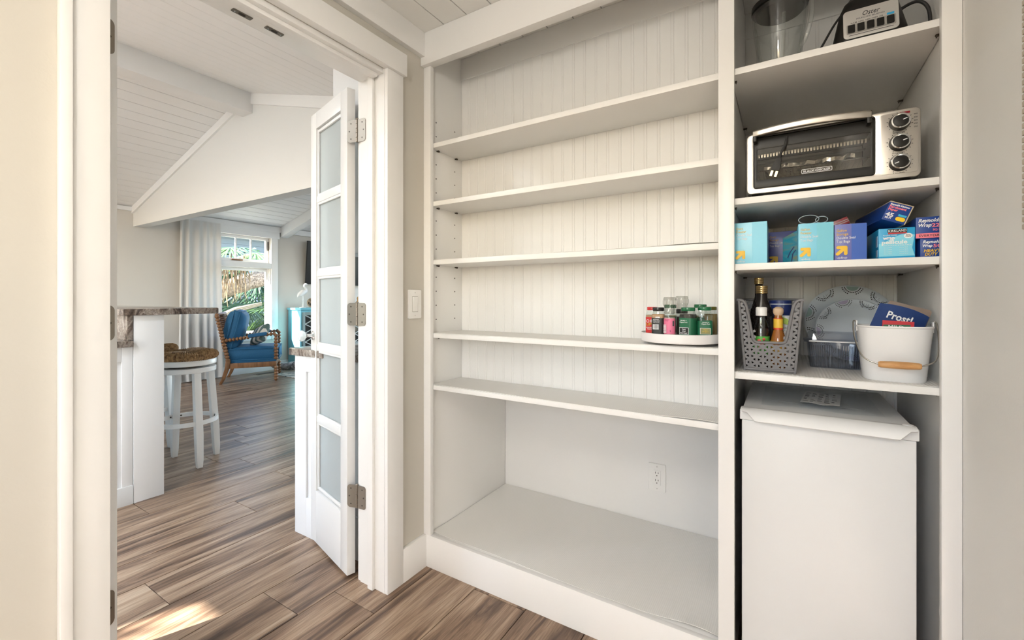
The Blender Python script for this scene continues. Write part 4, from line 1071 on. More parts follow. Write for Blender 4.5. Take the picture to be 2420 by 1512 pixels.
foil_box('blue everyday foil box with a pink band, top of the stack beside the right panel', 0.278, 1.460, zC + 0.0469, 0.0505, 0.0530, 0.33, (0, 0, 0), [
    lambda t: text('Reynolds', Matrix.Translation((0.004, -0.0004, 0.0400)) @ FRONT, 0.012, whp, t, width=0.041, shear=0.3, bold=0.0003),
    lambda t: text('Wrap', Matrix.Translation((0.003, -0.0004, 0.0285)) @ FRONT, 0.012, whp, t, width=0.024, shear=0.3, bold=0.0003),
    lambda t: text('225', Matrix.Translation((0.029, -0.0004, 0.0275)) @ FRONT, 0.012, rose, t, width=0.021, bold=0.0004),
    lambda t: text('SQ FT', Matrix.Translation((0.031, -0.0004, 0.0185)) @ FRONT, 0.0065, rose, t, width=0.018, bold=0.0002), band])
def pp_extra(t):
    bm = bmesh.new(); prism(bm, rrect(0.026, 0.046, 0.0055, 0.0155, 0.0045, 4), 0.0003, 0.0008, FRONT); O('yellow_badge', bm, P('badge yellow', (0.90, 0.60, 0.02), 0.4), t, smooth=False)
    bm = bmesh.new(); prism(bm, [(0.028, 0.017), (0.046, 0.017), (0.045, 0.0195), (0.046, 0.022), (0.028, 0.022), (0.029, 0.0195)], 0.0003, 0.0008, FRONT); O('ribbon_print', bm, skyb, t, smooth=False)
    for (xa, xb, za, zb2) in ((0.0478, 0.0500, 0, 0.0485), (0.0, 0.05, 0.0470, 0.0490)): B('open_lid_edge', xa, xb, -0.0015, 0.30, za, zb2, cardb, t, 0.0004)
foil_box('blue parchment paper box lying tilted on top of the cling wrap box', 0.2115, 1.458, zC + 0.1022, 0.048, 0.047, 0.30, (R(0), R(22), R(7)), [
    lambda t: text('Reynolds Kitchens', Matrix.Translation((0.003, -0.0004, 0.0405)) @ FRONT, 0.0055, whp, t, width=0.041, shear=0.2, bold=0.0003),
    lambda t: text('Parchment', Matrix.Translation((0.003, -0.0004, 0.0335)) @ FRONT, 0.0080, rose, t, width=0.036, bold=0.0003),
    lambda t: text('Paper', Matrix.Translation((0.003, -0.0004, 0.0270)) @ FRONT, 0.0080, rose, t, width=0.020, bold=0.0003),
    lambda t: text('45', Matrix.Translation((0.003, -0.0004, 0.0115)) @ FRONT, 0.0135, whp, t, width=0.017, bold=0.0005),
    lambda t: text('SQ FT', Matrix.Translation((0.004, -0.0004, 0.0060)) @ FRONT, 0.0055, whp, t, width=0.014, bold=0.0003), pp_extra])

# ---- toaster oven
zB = 1.4235 + 0.019
steel = P('brushed steel', (0.52, 0.49, 0.45), 0.30, 1.0, bump=0.03, bscale=40); steeld = P('dark steel', (0.12, 0.115, 0.11), 0.35, 0.9)
to = thing('toaster_oven', 'stainless steel toaster oven with three knobs on the upper right shelf', 'toaster oven', (0.098, 1.478, zB + 0.0004))
tw = 0.192; z0, z1 = 0.018, 0.190; td = 0.26
bm = bmesh.new()
box(bm, -tw, tw, 0.012, td, z0, z0 + 0.006); box(bm, -tw, tw, 0.012, td, z1 - 0.006, z1); box(bm, -tw, -tw + 0.006, 0.012, td, z0 + 0.006, z1 - 0.006); box(bm, tw - 0.006, tw, 0.012, td, z0 + 0.006, z1 - 0.006)
box(bm, -tw + 0.006, tw - 0.006, td - 0.006, td, z0 + 0.006, z1 - 0.006); box(bm, 0.108, 0.112, 0.012, td - 0.006, z0 + 0.006, z1 - 0.006)
O('body', bm, steeld, to, bevel=0.002)
# front frame: outer rounded rectangle with the door opening cut out
bm = bmesh.new()
def frame_loft(outer, inner, y0, y1):
    def ring(p, y): return [Vector((x, y, z)) for x, z in p]
    loft(bm, [ring(outer, y1), ring(outer, y0), ring(inner, y0), ring(inner, y1), ring(outer, y1)], False, False)
frame_loft(rrect(-tw - 0.001, tw + 0.001, z0 - 0.001, z1 + 0.001, 0.012, 5), rrect(-tw + 0.016, 0.104, z0 + 0.013, z1 - 0.004, 0.008, 5), 0.0, 0.014)
O('front_frame', bm, steel, to, bevel=0.0012)
bm = bmesh.new(); prism(bm, rrect(0.112, tw - 0.004, z0 + 0.010, z1 - 0.006, 0.008, 5), 0.0, 0.0015, FRONT); cp = O('control_panel', bm, steel, to, bevel=0.0006)
# door: black frame with window
bm = bmesh.new()
def ring2(p, y): return [Vector((x, y, z)) for x, z in p]
o_, i_ = rrect(-tw + 0.018, 0.102, z0 + 0.014, z1 - 0.014, 0.005, 4), rrect(-tw + 0.026, 0.094, z0 + 0.036, z1 - 0.046, 0.003, 4)
loft(bm, [ring2(o_, 0.004), ring2(o_, -0.006), ring2(i_, -0.006), ring2(i_, 0.004), ring2(o_, 0.004)], False, False)
dd = O('door', bm, black, to, bevel=0.0008)
B('door_glass', -tw + 0.024, 0.096, -0.0045, -0.002, z0 + 0.034, z1 - 0.044, glass('smoked oven glass', (0.80, 0.78, 0.74), 0.28), dd, 0)
# handle bar in front of the door top, slightly bowed
bm = bmesh.new(); rings = []
for i in range(15):
    t = -1 + 2 * i / 14; x = -0.042 + t * 0.134; zc = z1 - 0.008 + 0.006 * (1 - t * t); y = -0.030 - 0.010 * (1 - t * t)
    rings.append([Vector((x, y + yy, zc + zz)) for yy, zz in ((-0.005, -0.008), (0.004, -0.010), (0.005, 0.008), (-0.001, 0.011), (-0.006, 0.006))])
loft(bm, rings); O('handle', bm, steel, dd, bevel=0.002, angle=50)
for x in (-0.172, 0.087): B('handle_bracket', x - 0.004, x + 0.006, -0.034, -0.004, z1 - 0.030, z1 + 0.002, black, dd, 0.002)
# badge lettering
bm = bmesh.new(); pl_ = rrect(-0.058, 0.012, z0 + 0.0385, z0 + 0.0505, 0.003, 3); pi_ = rrect(-0.0568, 0.0108, z0 + 0.0397, z0 + 0.0493, 0.0022, 3)
loft(bm, [ring2(pl_, -0.0062), ring2(pl_, -0.0066), ring2(pi_, -0.0066), ring2(pi_, -0.0062), ring2(pl_, -0.0062)], False, False); O('badge_outline', bm, whp, to, smooth=False)
text('BLACK+DECKER', Matrix.Translation((-0.023, -0.0064, z0 + 0.0415)) @ FRONT, 0.0078, whp, to, width=0.062, align='CENTER', bold=0.0002)
# knobs
for i, zc in enumerate((0.158, 0.106, 0.055)):
    M = Matrix.Translation((0.152, -0.0015, zc)) @ FRONT
    kn = L('knob', [(0.0218, 0), (0.0218, 0.003), (0.0190, 0.014), (0.0190, 0.016), (0.0165, 0.017)], black, to, 32, M=M)
    bm = bmesh.new(); lathe(bm, [(0.0190, 0.0150), (0.0188, 0.0180), (0.0165, 0.0190), (0.0145, 0.0165)], 32, M, cap=False); O('knob_ring', bm, chrome, kn)
    bm = bmesh.new(); a = R((20, 18, 200)[i]); stroke(bm, [(0.005 * math.cos(a), 0.005 * math.sin(a)), (0.012 * math.cos(a), 0.012 * math.sin(a))], 0.002, 0.0171, 0.0178, M); O('pointer', bm, whp, kn, smooth=False)
    bm = bmesh.new()
    for q in range(14):
        a = R(-60 + q * 300 / 13); 
        if 140 < (math.degrees(a)) < 0: continue
        stroke(bm, [(0.0238 * math.cos(a), 0.0238 * math.sin(a)), (0.0258 * math.cos(a), 0.0258 * math.sin(a))], 0.0011, 0.0017, 0.0020, M)
    O('dial_marks', bm, ink, cp, smooth=False)
for tx, zz in (('TEMPERATURE', 0.1312), ('FUNCTION', 0.0795), ('TIMER', 0.0285)): text(tx, Matrix.Translation((0.150, -0.0018, zz)) @ FRONT, 0.0034, ink, cp, width=0.024, align='CENTER')
for k2, tx in enumerate(('450', '400', '350', '300', '250')): text(tx, Matrix.Translation((0.1790, -0.0018, 0.172 - 0.008 * k2)) @ FRONT, 0.0045, ink, cp, width=0.007)
B('indicator', 0.152, 0.172, -0.0035, -0.001, 0.1785, 0.1835, P('red lamp window', (0.25, 0.0, 0.01), 0.2), to, 0.001)
# inside: rack, foil covered tray, heating tubes, slotted baffle
bm = bmesh.new()
for y in (0.03, 0.22): tube(bm, [(-0.17, y, 0.088), (0.10, y, 0.088)], 0.0016, 6)
for i in range(22): x = -0.165 + i * 0.0123; tube(bm, [(x, 0.03, 0.088), (x, 0.22, 0.088)], 0.0010, 5)
O('rack', bm, chrome, to)
bm = bmesh.new(); g = []; rr = random.Random(4)
for j in range(9): g.append([bm.verts.new((-0.150 + 0.215 * i / 24, 0.035 + 0.16 * j / 8, 0.092 + (0.010 if j in (0, 8) or i in (0, 24) else 0.003) + rr.uniform(-0.0018, 0.0018))) for i in range(25)])
for j in range(8):
    for i in range(24): bm.faces.new((g[j][i], g[j][i + 1], g[j + 1][i + 1], g[j + 1][i]))
for v in g[0]: v.co += Vector((0, rr.uniform(-0.004, 0.003), rr.uniform(-0.004, 0.004)))
lo = [bm.verts.new(v.co - Vector((0, rr.uniform(-0.004, 0.004), 0.011))) for v in g[0]]
for i in range(24): bm.faces.new((g[0][i + 1], g[0][i], lo[i], lo[i + 1]))
O('foil_tray', bm, P('crinkled foil', (0.80, 0.80, 0.79), 0.18, 1.0), to, smooth=False)
bm = bmesh.new()
for z in (0.045, 0.150):
    for y in (0.08, 0.18): tube(bm, [(-0.18, y, z), (0.105, y, z)], 0.004, 8)
O('heating_tubes', bm, P('heater grey', (0.25, 0.24, 0.22), 0.4), to)
bm = bmesh.new()
for i in range(34): x = -0.165 + i * 0.0076; box(bm, x, x + 0.0042, 0.030, 0.034, 0.128, 0.138)
O('baffle_teeth', bm, steel, to, smooth=False)
B('inner_liner', -tw + 0.008, 0.106, td - 0.012, td - 0.008, z0 + 0.008, z1 - 0.01, P('galvanised liner', (0.40, 0.38, 0.35), 0.35, 0.8), to, 0)
B('crumb_tray', -tw + 0.01, 0.106, 0.014, td - 0.012, z0 + 0.0065, z0 + 0.010, MATS['galvanised liner'], to, 0.001)
# plug hanging in front of the glass by its cord end
pg = thing('power_plug', 'black power plug and cord end hanging in front of the oven glass', 'plug', (-0.020, 1.470, zB + 0.085), rot=(0, R(18), 0))
bm = bmesh.new(); tube(bm, spline([(0.0, -0.008, 0.085), (0.003, -0.012, 0.06), (0, -0.008, 0.04), (0, -0.006, 0.02)], 5), 0.0035, 8); O('cord_end', bm, blackmat, pg)
bm = bmesh.new(); prism(bm, [(-0.006, 0.024), (0.006, 0.024), (0.011, -0.004), (0.011, -0.012), (-0.011, -0.012), (-0.011, -0.004)], 0.0, 0.012, FRONT); O('plug_body', bm, blackmat, pg, bevel=0.002)
for x in (-0.006, 0.006): B('prong', x - 0.003, x + 0.003, -0.007, -0.0055, -0.028, -0.012, P('brass prong', (0.65, 0.55, 0.32), 0.3, 1.0), pg, 0)
for sx in (-0.17, 0.165):
    for sy in (0.03, 0.225): B('foot', sx - 0.012, sx + 0.012, sy - 0.012, sy + 0.012, 0, z0, black, to, 0.003)
B('underside', -0.15, 0.145, 0.02, 0.24, 0.008, z0, blackmat, to, 0.002)

# ---- blender base and its glass jar on the top right shelf
zA = 1.802 + 0.019 + 0.0004
bb = thing('blender', 'black blender base with silver button panel on the top right shelf', 'blender', (0.191, 1.548, zA))
def bring(w, d, z, r): return [Vector((x, y, z)) for x, y in rrect(-w, w, -d, d, r, 5)]
bm = bmesh.new()
loft(bm, [bring(0.078, 0.080, 0.002, 0.03), bring(0.080, 0.082, 0.006, 0.03), bring(0.078, 0.080, 0.03, 0.03), bring(0.062, 0.064, 0.11, 0.028), bring(0.052, 0.054, 0.135, 0.026), bring(0.046, 0.046, 0.142, 0.024)])
O('housing', bm, black, bb, angle=50)
L('collar', [(0.040, 0.142), (0.040, 0.158), (0.036, 0.160)], blackmat, bb, 32)
tilt = math.atan2(0.016, 0.08)
Mp = Matrix.Translation((0, -0.0835, 0.012)) @ Matrix.Rotation(-tilt, 4, 'X') @ FRONT
bm = bmesh.new(); prism(bm, rrect(-0.057, 0.057, 0.006, 0.090, 0.010, 5), 0, 0.0025, Mp); pn = O('panel', bm, P('silver panel', (0.66, 0.65, 0.63), 0.28, 0.6), bb, bevel=0.0008)
for i in range(5):
    x = -0.040 + i * 0.020
    bm = bmesh.new(); prism(bm, rrect(x - 0.0075, x + 0.0075, 0.022, 0.044, 0.002, 3), 0.0024, 0.006, Mp); O('button', bm, black, pn, bevel=0.001)
bm = bmesh.new(); prism(bm, rrect(-0.050, 0.051, 0.0185, 0.0475, 0.003, 3), 0.0024, 0.0030, Mp); O('button_bezel', bm, P('bezel grey', (0.45, 0.44, 0.42), 0.3, 0.6), pn)
bm = bmesh.new(); prism(bm, rrect(0.033, 0.048, 0.0485, 0.0545, 0.002, 3), 0.0024, 0.0030, Mp); O('blue_tab', bm, P('blue tab', (0.03, 0.35, 0.65), 0.4), pn)
text('Oster', Mp @ Matrix.Translation((0, 0.066, 0.0027)), 0.019, ink, pn, width=0.036, align='CENTER', shear=0.35)
text('PRECISE BLEND', Mp @ Matrix.Translation((0, 0.0585, 0.0027)), 0.0055, MATS['grey ink'], pn, width=0.058, align='CENTER')
text('PULSE  LOW  MED  HIGH  ICE', Mp @ Matrix.Translation((-0.008, 0.0495, 0.0027)), 0.0042, ink, pn, width=0.066, align='CENTER')
bm = bmesh.new(); stroke(bm, [(-0.045, 0.0145), (0.045, 0.0145)], 0.0012, 0.0025, 0.0029, Mp); O('rule_line', bm, ink, pn, smooth=False)
TB('cord', spline([(-0.035, 0.0, 0.128), (-0.050, -0.010, 0.128), (-0.072, -0.03, 0.095), (-0.100, -0.055, 0.035), (-0.112, -0.060, 0.010), (-0.110, -0.02, 0.006), (-0.09, 0.06, 0.005)], 6), 0.003, blackmat, bb)
TB('cord', spline([(0.055, 0.02, 0.085), (0.075, 0.01, 0.108), (0.105, -0.01, 0.108), (0.124, -0.018, 0.08), (0.128, -0.02, 0.03), (0.127, -0.018, 0.008), (0.120, 0.03, 0.0065), (0.09, 0.10, 0.0065)], 6), 0.0042, blackmat, bb)

jr = thing('blender_jar', 'clear glass blender jar with black lid beside the blender base', 'blender jar', (-0.013, 1.545, zA))
bm = bmesh.new(); rings = []
for (r, z) in ((0.040, 0.0), (0.044, 0.004), (0.056, 0.06), (0.066, 0.13), (0.070, 0.17), (0.071, 0.196), (0.067, 0.196), (0.062, 0.13), (0.052, 0.06), (0.038, 0.008)):
    rings.append([Vector((r * math.cos(2 * math.pi * i / 48) * (1 + 0.03 * math.cos(8 * math.pi * i / 48)), r * math.sin(2 * math.pi * i / 48) * (1 + 0.03 * math.cos(8 * math.pi * i / 48)), z)) for i in range(48)])
loft(bm, rings); O('jar', bm, glass('jar glass', (0.975, 0.985, 0.98), 0.5), jr, angle=60)
TB('handle', spline([(0.052, -0.035, 0.055), (0.066, -0.048, 0.075), (0.078, -0.055, 0.13), (0.076, -0.054, 0.185), (0.060, -0.042, 0.19)], 6), [0.006] * 25, MATS['jar glass'], jr, 10)
L('lid', [(0.0, 0.186), (0.062, 0.186), (0.066, 0.190), (0.068, 0.197), (0.074, 0.198), (0.074, 0.212), (0.06, 0.216), (0.03, 0.216)], black, jr, 40)
L('measuring_cap', [(0.026, 0.168), (0.028, 0.170), (0.028, 0.186)], bagclear, jr, 24)
for a in range(0, 360, 90):
    bm = bmesh.new(); q = R(a - 80); tube(bm, [(0.043 * math.cos(q), 0.043 * math.sin(q), 0.01), (0.0655 * math.cos(q), 0.0655 * math.sin(q), 0.15)], [0.004, 0.005], 8); O('jar_flute', bm, MATS['jar glass'], jr)

# ---- turntable with spice jars
zT = 0.982 + TS + 0.0019
tt = thing('turntable', 'round white turntable holding spice jars on the fourth shelf', 'turntable', (-0.288, 1.5175, zT))
tws = P('turntable white', (0.78, 0.76, 0.75), 0.35)
L('foot', [(0.045, 0), (0.045, 0.006), (0.03, 0.009)], tws, tt, 32)
L('tray', [(0.0, 0.008), (0.121, 0.008), (0.125, 0.010), (0.1265, 0.035), (0.1255, 0.0375), (0.1235, 0.0365), (0.122, 0.031), (0.0, 0.031)], tws, tt, 96)
zj = zT + 0.0315
KZ = 0.82
def jar(label, x, y, r, h, lidm, lidh, lower, texts, rz, lidr=None, neck=True, glassm=None, content=None, cat='spice jar'):
    t = thing('spice_jar', label, cat, (x, y, zj), R(rz), group='spice jars on the turntable')
    s = r; h = h * KZ; lidh = lidh * 0.92; texts = [(a_, b_, c_ * KZ, d_, e_, f_, g_) for a_, b_, c_, d_, e_, f_, g_ in texts]
    if lower: lower = (lower[0], lower[1] * KZ, lower[2])
    def sq(w, z, rr_): return [Vector((a, b2, z)) for a, b2 in rrect(-w, w, -w, w, rr_, 5)]
    hb = h - lidh
    bm = bmesh.new(); loft(bm, [sq(s * 0.97, 0, s * 0.5), sq(s, 0.002, s * 0.5), sq(s, hb * 0.80, s * 0.5), sq(s * 0.86, hb * 0.93, s * 0.6), sq(s * 0.82, hb, s * 0.7)])
    O('jar', bm, glassm or clear, t, angle=45)
    if content: 
        bm = bmesh.new(); loft(bm, [sq(s * 0.93, 0.002, s * 0.45), sq(s * 0.94, content[1] * hb, s * 0.45)]); O('contents', bm, content[0], t, angle=45)
    if lower:
        z0_, z1_, m_ = lower; bm = bmesh.new(); loft(bm, [sq(s * 1.012, z0_, s * 0.5), sq(s * 1.012, z1_, s * 0.5)], False, False); O('label', bm, m_, t, angle=45)
    lr = lidr or s * 0.92
    L('lid', [(lr * 0.97, hb), (lr, hb + 0.0015), (lr, h - 0.002), (lr * 0.95, h), (lr * 0.5, h)], lidm, t, 28)
    for (tx, dx, z, size, w, m_, al) in texts: text(tx, Matrix.Translation((dx, -s * 1.012 - 0.0004, z)) @ FRONT, size, m_, t, width=w, align=al)
    return t
redl = P('red plastic lid', (0.55, 0.02, 0.02), 0.3); grn = P('green plastic lid', (0.01, 0.13, 0.05), 0.25); grnlab = P('green label paper', (0.012, 0.13, 0.06), 0.35); blklab = P('black label paper', (0.012, 0.012, 0.012), 0.4); redlab = P('red label paper', (0.58, 0.02, 0.02), 0.4)
tan = P('tan spice', (0.48, 0.30, 0.17), 0.8, bump=0.3, bscale=500); herb = P('brown seed', (0.24, 0.16, 0.06), 0.8, bump=0.5, bscale=600, vary=0.5); blkp = P('black spice', (0.03, 0.025, 0.02), 0.8, bump=0.4, bscale=500); limet = P('lime print', (0.42, 0.55, 0.02), 0.4)
jar('red jar of chilli lime seasoning at the left of the turntable', -0.372, 1.478, 0.0175, 0.108, redl, 0.012, (0.004, 0.068, redlab), [('CHILI', 0.0, 0.046, 0.014, 0.026, whp, 'CENTER'), ('LIME', 0.0, 0.034, 0.013, 0.026, limet, 'CENTER'), ('SEASONING', 0.0, 0.024, 0.005, 0.026, whp, 'CENTER'), ('BLEND', 0.0, 0.018, 0.005, 0.018, whp, 'CENTER')], -5, content=(tan, 0.80))
jb = jar('black-labelled jar of tan spice with black lid, front left on the turntable', -0.345, 1.450, 0.0195, 0.107, P('black lid', (0.01, 0.01, 0.01), 0.2), 0.0125, (0.003, 0.066, blklab), [('SEASONED', -0.005, 0.058, 0.0045, 0.018, whp, 'CENTER'), ('GARLIC SALT', -0.004, 0.0525, 0.0045, 0.022, whp, 'CENTER'), ('NET WT 6 OZ', -0.004, 0.0475, 0.0035, 0.018, whp, 'CENTER')], 6, content=(tan, 0.86))
bm = bmesh.new(); box(bm, -0.0145, 0.0035, -0.0204, -0.0199, 0.018, 0.034); O('barcode_panel', bm, whp, jb, smooth=False)
bm = bmesh.new()
for i in range(9): x = -0.013 + i * 0.0019; box(bm, x, x + (0.0006, 0.0011)[i % 2], -0.0208, -0.0203, 0.0195, 0.0325)
O('barcode', bm, ink, jb, smooth=False)
pinkm = P('pink label', (0.80, 0.20, 0.33), 0.4)
mill = thing('salt_grinder', 'pink-labelled salt grinder with tall clear top, front of the turntable', 'spice grinder', (-0.3095, 1.446, zj), R(4), group='spice jars on the turntable')
L('jar', [(0.0165, 0), (0.0175, 0.002), (0.0175, 0.062), (0.0155, 0.068)], clear, mill, 28)
L('contents', [(0.016, 0.001), (0.0165, 0.003), (0.0165, 0.056)], P('pink salt', (0.62, 0.42, 0.38), 0.7, bump=0.6, bscale=400, vary=0.4), mill, 28)
L('label', [(0.0178, 0.005), (0.0178, 0.053)], pinkm, mill, 28)
gtop = [(0.0150, 0.068), (0.0168, 0.072), (0.0155, 0.077), (0.0172, 0.083), (0.0160, 0.088), (0.0195, 0.096), (0.0200, 0.110), (0.0185, 0.118), (0.0165, 0.1205)]
cg = P('frosted clear cap', (0.62, 0.62, 0.60), 0.15, spec=0.8)
L('grinder_cap', gtop, glass('ribbed cap plastic', (0.80, 0.80, 0.78), 0.55), mill, 28)
bm = bmesh.new()
for i in range(28): a = 2 * math.pi * i / 28; tube(bm, [(0.0198 * math.cos(a), 0.0198 * math.sin(a), 0.097), (0.0203 * math.cos(a), 0.0203 * math.sin(a), 0.110)], 0.0008, 5)
O('cap_ribs', bm, cg, mill)
bm = bmesh.new()
for i in range(8): box(bm, -0.0160 + 0.000, -0.0075, -0.0182, -0.0165, 0.008 + i * 0.0034, 0.0098 + i * 0.0034)
O('barcode', bm, whp, mill, smooth=False)
bm = bmesh.new(); box(bm, 0.011, 0.0150, -0.0150, -0.011, 0.030, 0.046); O('printed_panel', bm, ink, mill, smooth=False)
text('HIMALAYAN\nPINK SALT', Matrix.Translation((-0.013, -0.0181, 0.048)) @ FRONT, 0.0040, P('maroon ink', (0.35, 0.03, 0.10), 0.5), mill, width=0.014)
text('S', Matrix.Translation((0.003, -0.0183, 0.012)) @ FRONT, 0.007, ink, mill)
m2 = thing('pepper_mill', 'clear-topped grinder with black collar behind the pink one', 'spice grinder', (-0.2815, 1.492, zj), 0, group='spice jars on the turntable')
L('jar', [(0.0165, 0), (0.0175, 0.002), (0.0175, 0.062), (0.0155, 0.068)], clear, m2, 28)
L('contents', [(0.016, 0.001), (0.0165, 0.003), (0.0165, 0.058)], blkp, m2, 28)
L('collar', [(0.0172, 0.068), (0.0178, 0.070), (0.0178, 0.080), (0.0165, 0.082)], black, m2, 28)
L('grinder_cap', [(r, z + 0.004) for r, z in gtop[2:]], MATS['ribbed cap plastic'], m2, 28)
bm = bmesh.new()
for i in range(28): a = 2 * math.pi * i / 28; tube(bm, [(0.0198 * math.cos(a), 0.0198 * math.sin(a), 0.101), (0.0203 * math.cos(a), 0.0203 * math.sin(a), 0.114)], 0.0008, 5)
O('cap_ribs', bm, cg, m2)
G1 = [('SIMPLY', -0.004, 0.057, 0.0045, 0.020, whp, 'CENTER'), ('Organic Fresh', -0.004, 0.050, 0.0055, 0.024, whp, 'CENTER')]
def name_panel(t, s, x0, x1, z0_, z1_, m_in, lines, mt):
    z0_, z1_ = z0_ * 0.5, z0_ * 0.5 + (z1_ - z0_) * 0.92
    bm = bmesh.new(); box(bm, x0, x1, -s * 1.012 - 0.0006, -s * 1.012 - 0.0001, z0_, z1_); O('panel_border', bm, whp, t, smooth=False)
    bm = bmesh.new(); box(bm, x0 + 0.001, x1 - 0.001, -s * 1.012 - 0.0009, -s * 1.012 - 0.0004, z0_ + 0.001, z1_ - 0.001); O('panel_fill', bm, m_in, t, smooth=False)
    for i, (tx, w) in enumerate(lines): text(tx, Matrix.Translation(((x0 + x1) / 2, -s * 1.012 - 0.0012, z1_ - 0.0068 - 0.0058 * i)) @ FRONT, 0.0052, mt, t, width=w, align='CENTER')
g1 = jar('green-lidded black pepper jar, front centre right of the turntable', -0.2560, 1.455, 0.0225, 0.108, grn, 0.0120, (0.003, 0.068, grnlab), G1, -14, content=(blkp, 0.86))
name_panel(g1, 0.0225, -0.017, 0.012, 0.010, 0.0335, blklab, (('Organic', 0.012), ('Ground', 0.011), ('Black Pepper', 0.022)), whp)
g2 = jar('green-lidded oregano jar, right of the black pepper', -0.2110, 1.474, 0.0215, 0.110, grn, 0.0120, (0.003, 0.058, grnlab), [('SIMPLY', 0.002, 0.050, 0.0045, 0.020, whp, 'CENTER'), ('Organic Fresh', 0.002, 0.044, 0.0055, 0.024, whp, 'CENTER')], 12, content=(herb, 0.55))
name_panel(g2, 0.0215, -0.014, 0.016, 0.013, 0.034, P('olive panel', (0.24, 0.24, 0.09), 0.4), (('Organic', 0.012), ('Oregano', 0.017)), MATS['yellow print'])
jar('green-lidded jar at the back right of the turntable', -0.234, 1.545, 0.0210, 0.118, grn, 0.0120, (0.003, 0.068, grnlab), [], 0, content=(herb, 0.7))
jar('green-lidded jar at the back left of the turntable', -0.330, 1.552, 0.0210, 0.116, grn, 0.0120, (0.003, 0.068, grnlab), [], 10, content=(herb, 0.7))
jar('olive-lidded jar of brown seeds beside the right stile on the turntable', -0.2010, 1.530, 0.0195, 0.110, P('olive lid', (0.10, 0.10, 0.01), 0.3), 0.0120, None, [], 10, content=(herb, 0.84))

# ---- woven hanging at the right edge of the picture
wh = thing('woven_hanging', 'cream woven textile hanging on the right pantry wall at the picture edge', 'textile', (0.348, 0.962, 1.27))
bm = bmesh.new(); rows = 60
for j in range(rows):
    z = 0.72 * j / rows
    pts = [(-0.006 - 0.0015 * math.sin(i * math.pi + j * math.pi), -0.10 + 0.21 * i / 30, z) for i in range(31)]
    tube(bm, pts, 0.0065, 5)
O('weave', bm, P('cream yarn', (0.52, 0.46, 0.38), 0.9, bump=0.4, bscale=400), wh, angle=70)
TB('rod', [(-0.008, -0.13, 0.735), (-0.008, 0.14, 0.735)], 0.008, oak, wh)

# ================================================================== kitchen
# ---- peninsula: knee wall post, cabinets, bar top, counter
pe = thing('peninsula', 'white panelled kitchen peninsula under the granite bar top', 'cabinet', (-4.2, 1.0, 0))
def K(nm, x0, x1, y0, y1, z0, z1, m=cabw, bev=0.002, p=pe): return in_world(B(nm, x0, x1, y0, y1, z0, z1, m, None, bev), p)
PX = -3.108; PE = -5.6
K('knee_wall', PE, PX - 0.012, 0.976, 1.119, 0, 1.056); K('end_panel', PX - 0.012, PX, 0.976, 1.119, 0.0, 1.056)
K('cabinet_body', PE, PX - 0.014, 0.36, 0.974, 0.10, 0.880); K('toe_kick', PE, PX - 0.06, 0.42, 0.974, 0.0, 0.10)
K('side_frame', PX - 0.014, PX - 0.004, 0.925, 0.974, 0.10, 0.880); K('side_frame', PX - 0.014, PX - 0.004, 0.36, 0.41, 0.10, 0.880)
K('side_rail', PX - 0.014, PX - 0.004, 0.41, 0.925, 0.80, 0.880); K('base_trim', PX - 0.016, PX + 0.002, 0.36, 0.974, 0.0, 0.105)
tag(B('bar_counter', PE, PX + 0.020, 0.925, 1.405, 1.0565, 1.094, granite, None, 0.008), 'brown veined granite bar top on the peninsula', 'countertop')
tag(B('countertop', PE, PX + 0.020, 0.33, 0.972, 0.8805, 0.917, granite, None, 0.006), 'granite worktop of the peninsula below the bar top', 'countertop')
tag(B('backsplash', PE, PX + 0.002, 0.9475, 0.9735, 0.9175, 1.056, granite, None, 0.002), 'granite upstand between worktop and bar top', 'backsplash')

# ---- base and wall cabinet beyond the open door leaf
bc_ = thing('base_cabinet', 'white base cabinet with recessed end panel behind the open door leaf', 'cabinet', (-1.77, 1.75, 0))
K('carcass', -2.045, XK - 0.008, 1.290, 2.20, 0.0, 0.872, p=bc_)
K('frame_stile', -2.058, -1.968, 1.280, 1.290, 0.0, 0.872, p=bc_); K('frame_stile', -1.55, XK - 0.020, 1.280, 1.290, 0.0, 0.872, p=bc_)
K('frame_rail', -1.968, -1.55, 1.280, 1.290, 0.797, 0.872, p=bc_); K('frame_rail', -1.968, -1.55, 1.280, 1.290, 0.0, 0.188, p=bc_)
for k2 in range(2):
    d_ = K('door', -2.066, -2.046, 1.30 + k2 * 0.45, 1.74 + k2 * 0.45, 0.11, 0.86, p=bc_)
tag(B('countertop', -2.085, XK - 0.008, 1.262, 2.22, 0.8725, 0.908, granite, None, 0.006), 'granite worktop behind the glass knob of the open door', 'countertop')
uc = thing('wall_cabinet', 'white wall cabinet seen above the open door leaf', 'cabinet', (-1.62, 1.75, 1.352))
K('carcass', -1.755, XK - 0.008, 1.283, 2.20, 1.360, 2.27, p=uc); K('light_rail', -1.758, XK - 0.020, 1.280, 2.20, 1.352, 1.375, p=uc)
for k2 in range(2): K('door', -1.775, -1.756, 1.29 + k2 * 0.455, 1.735 + k2 * 0.455, 1.37, 2.26, p=uc)

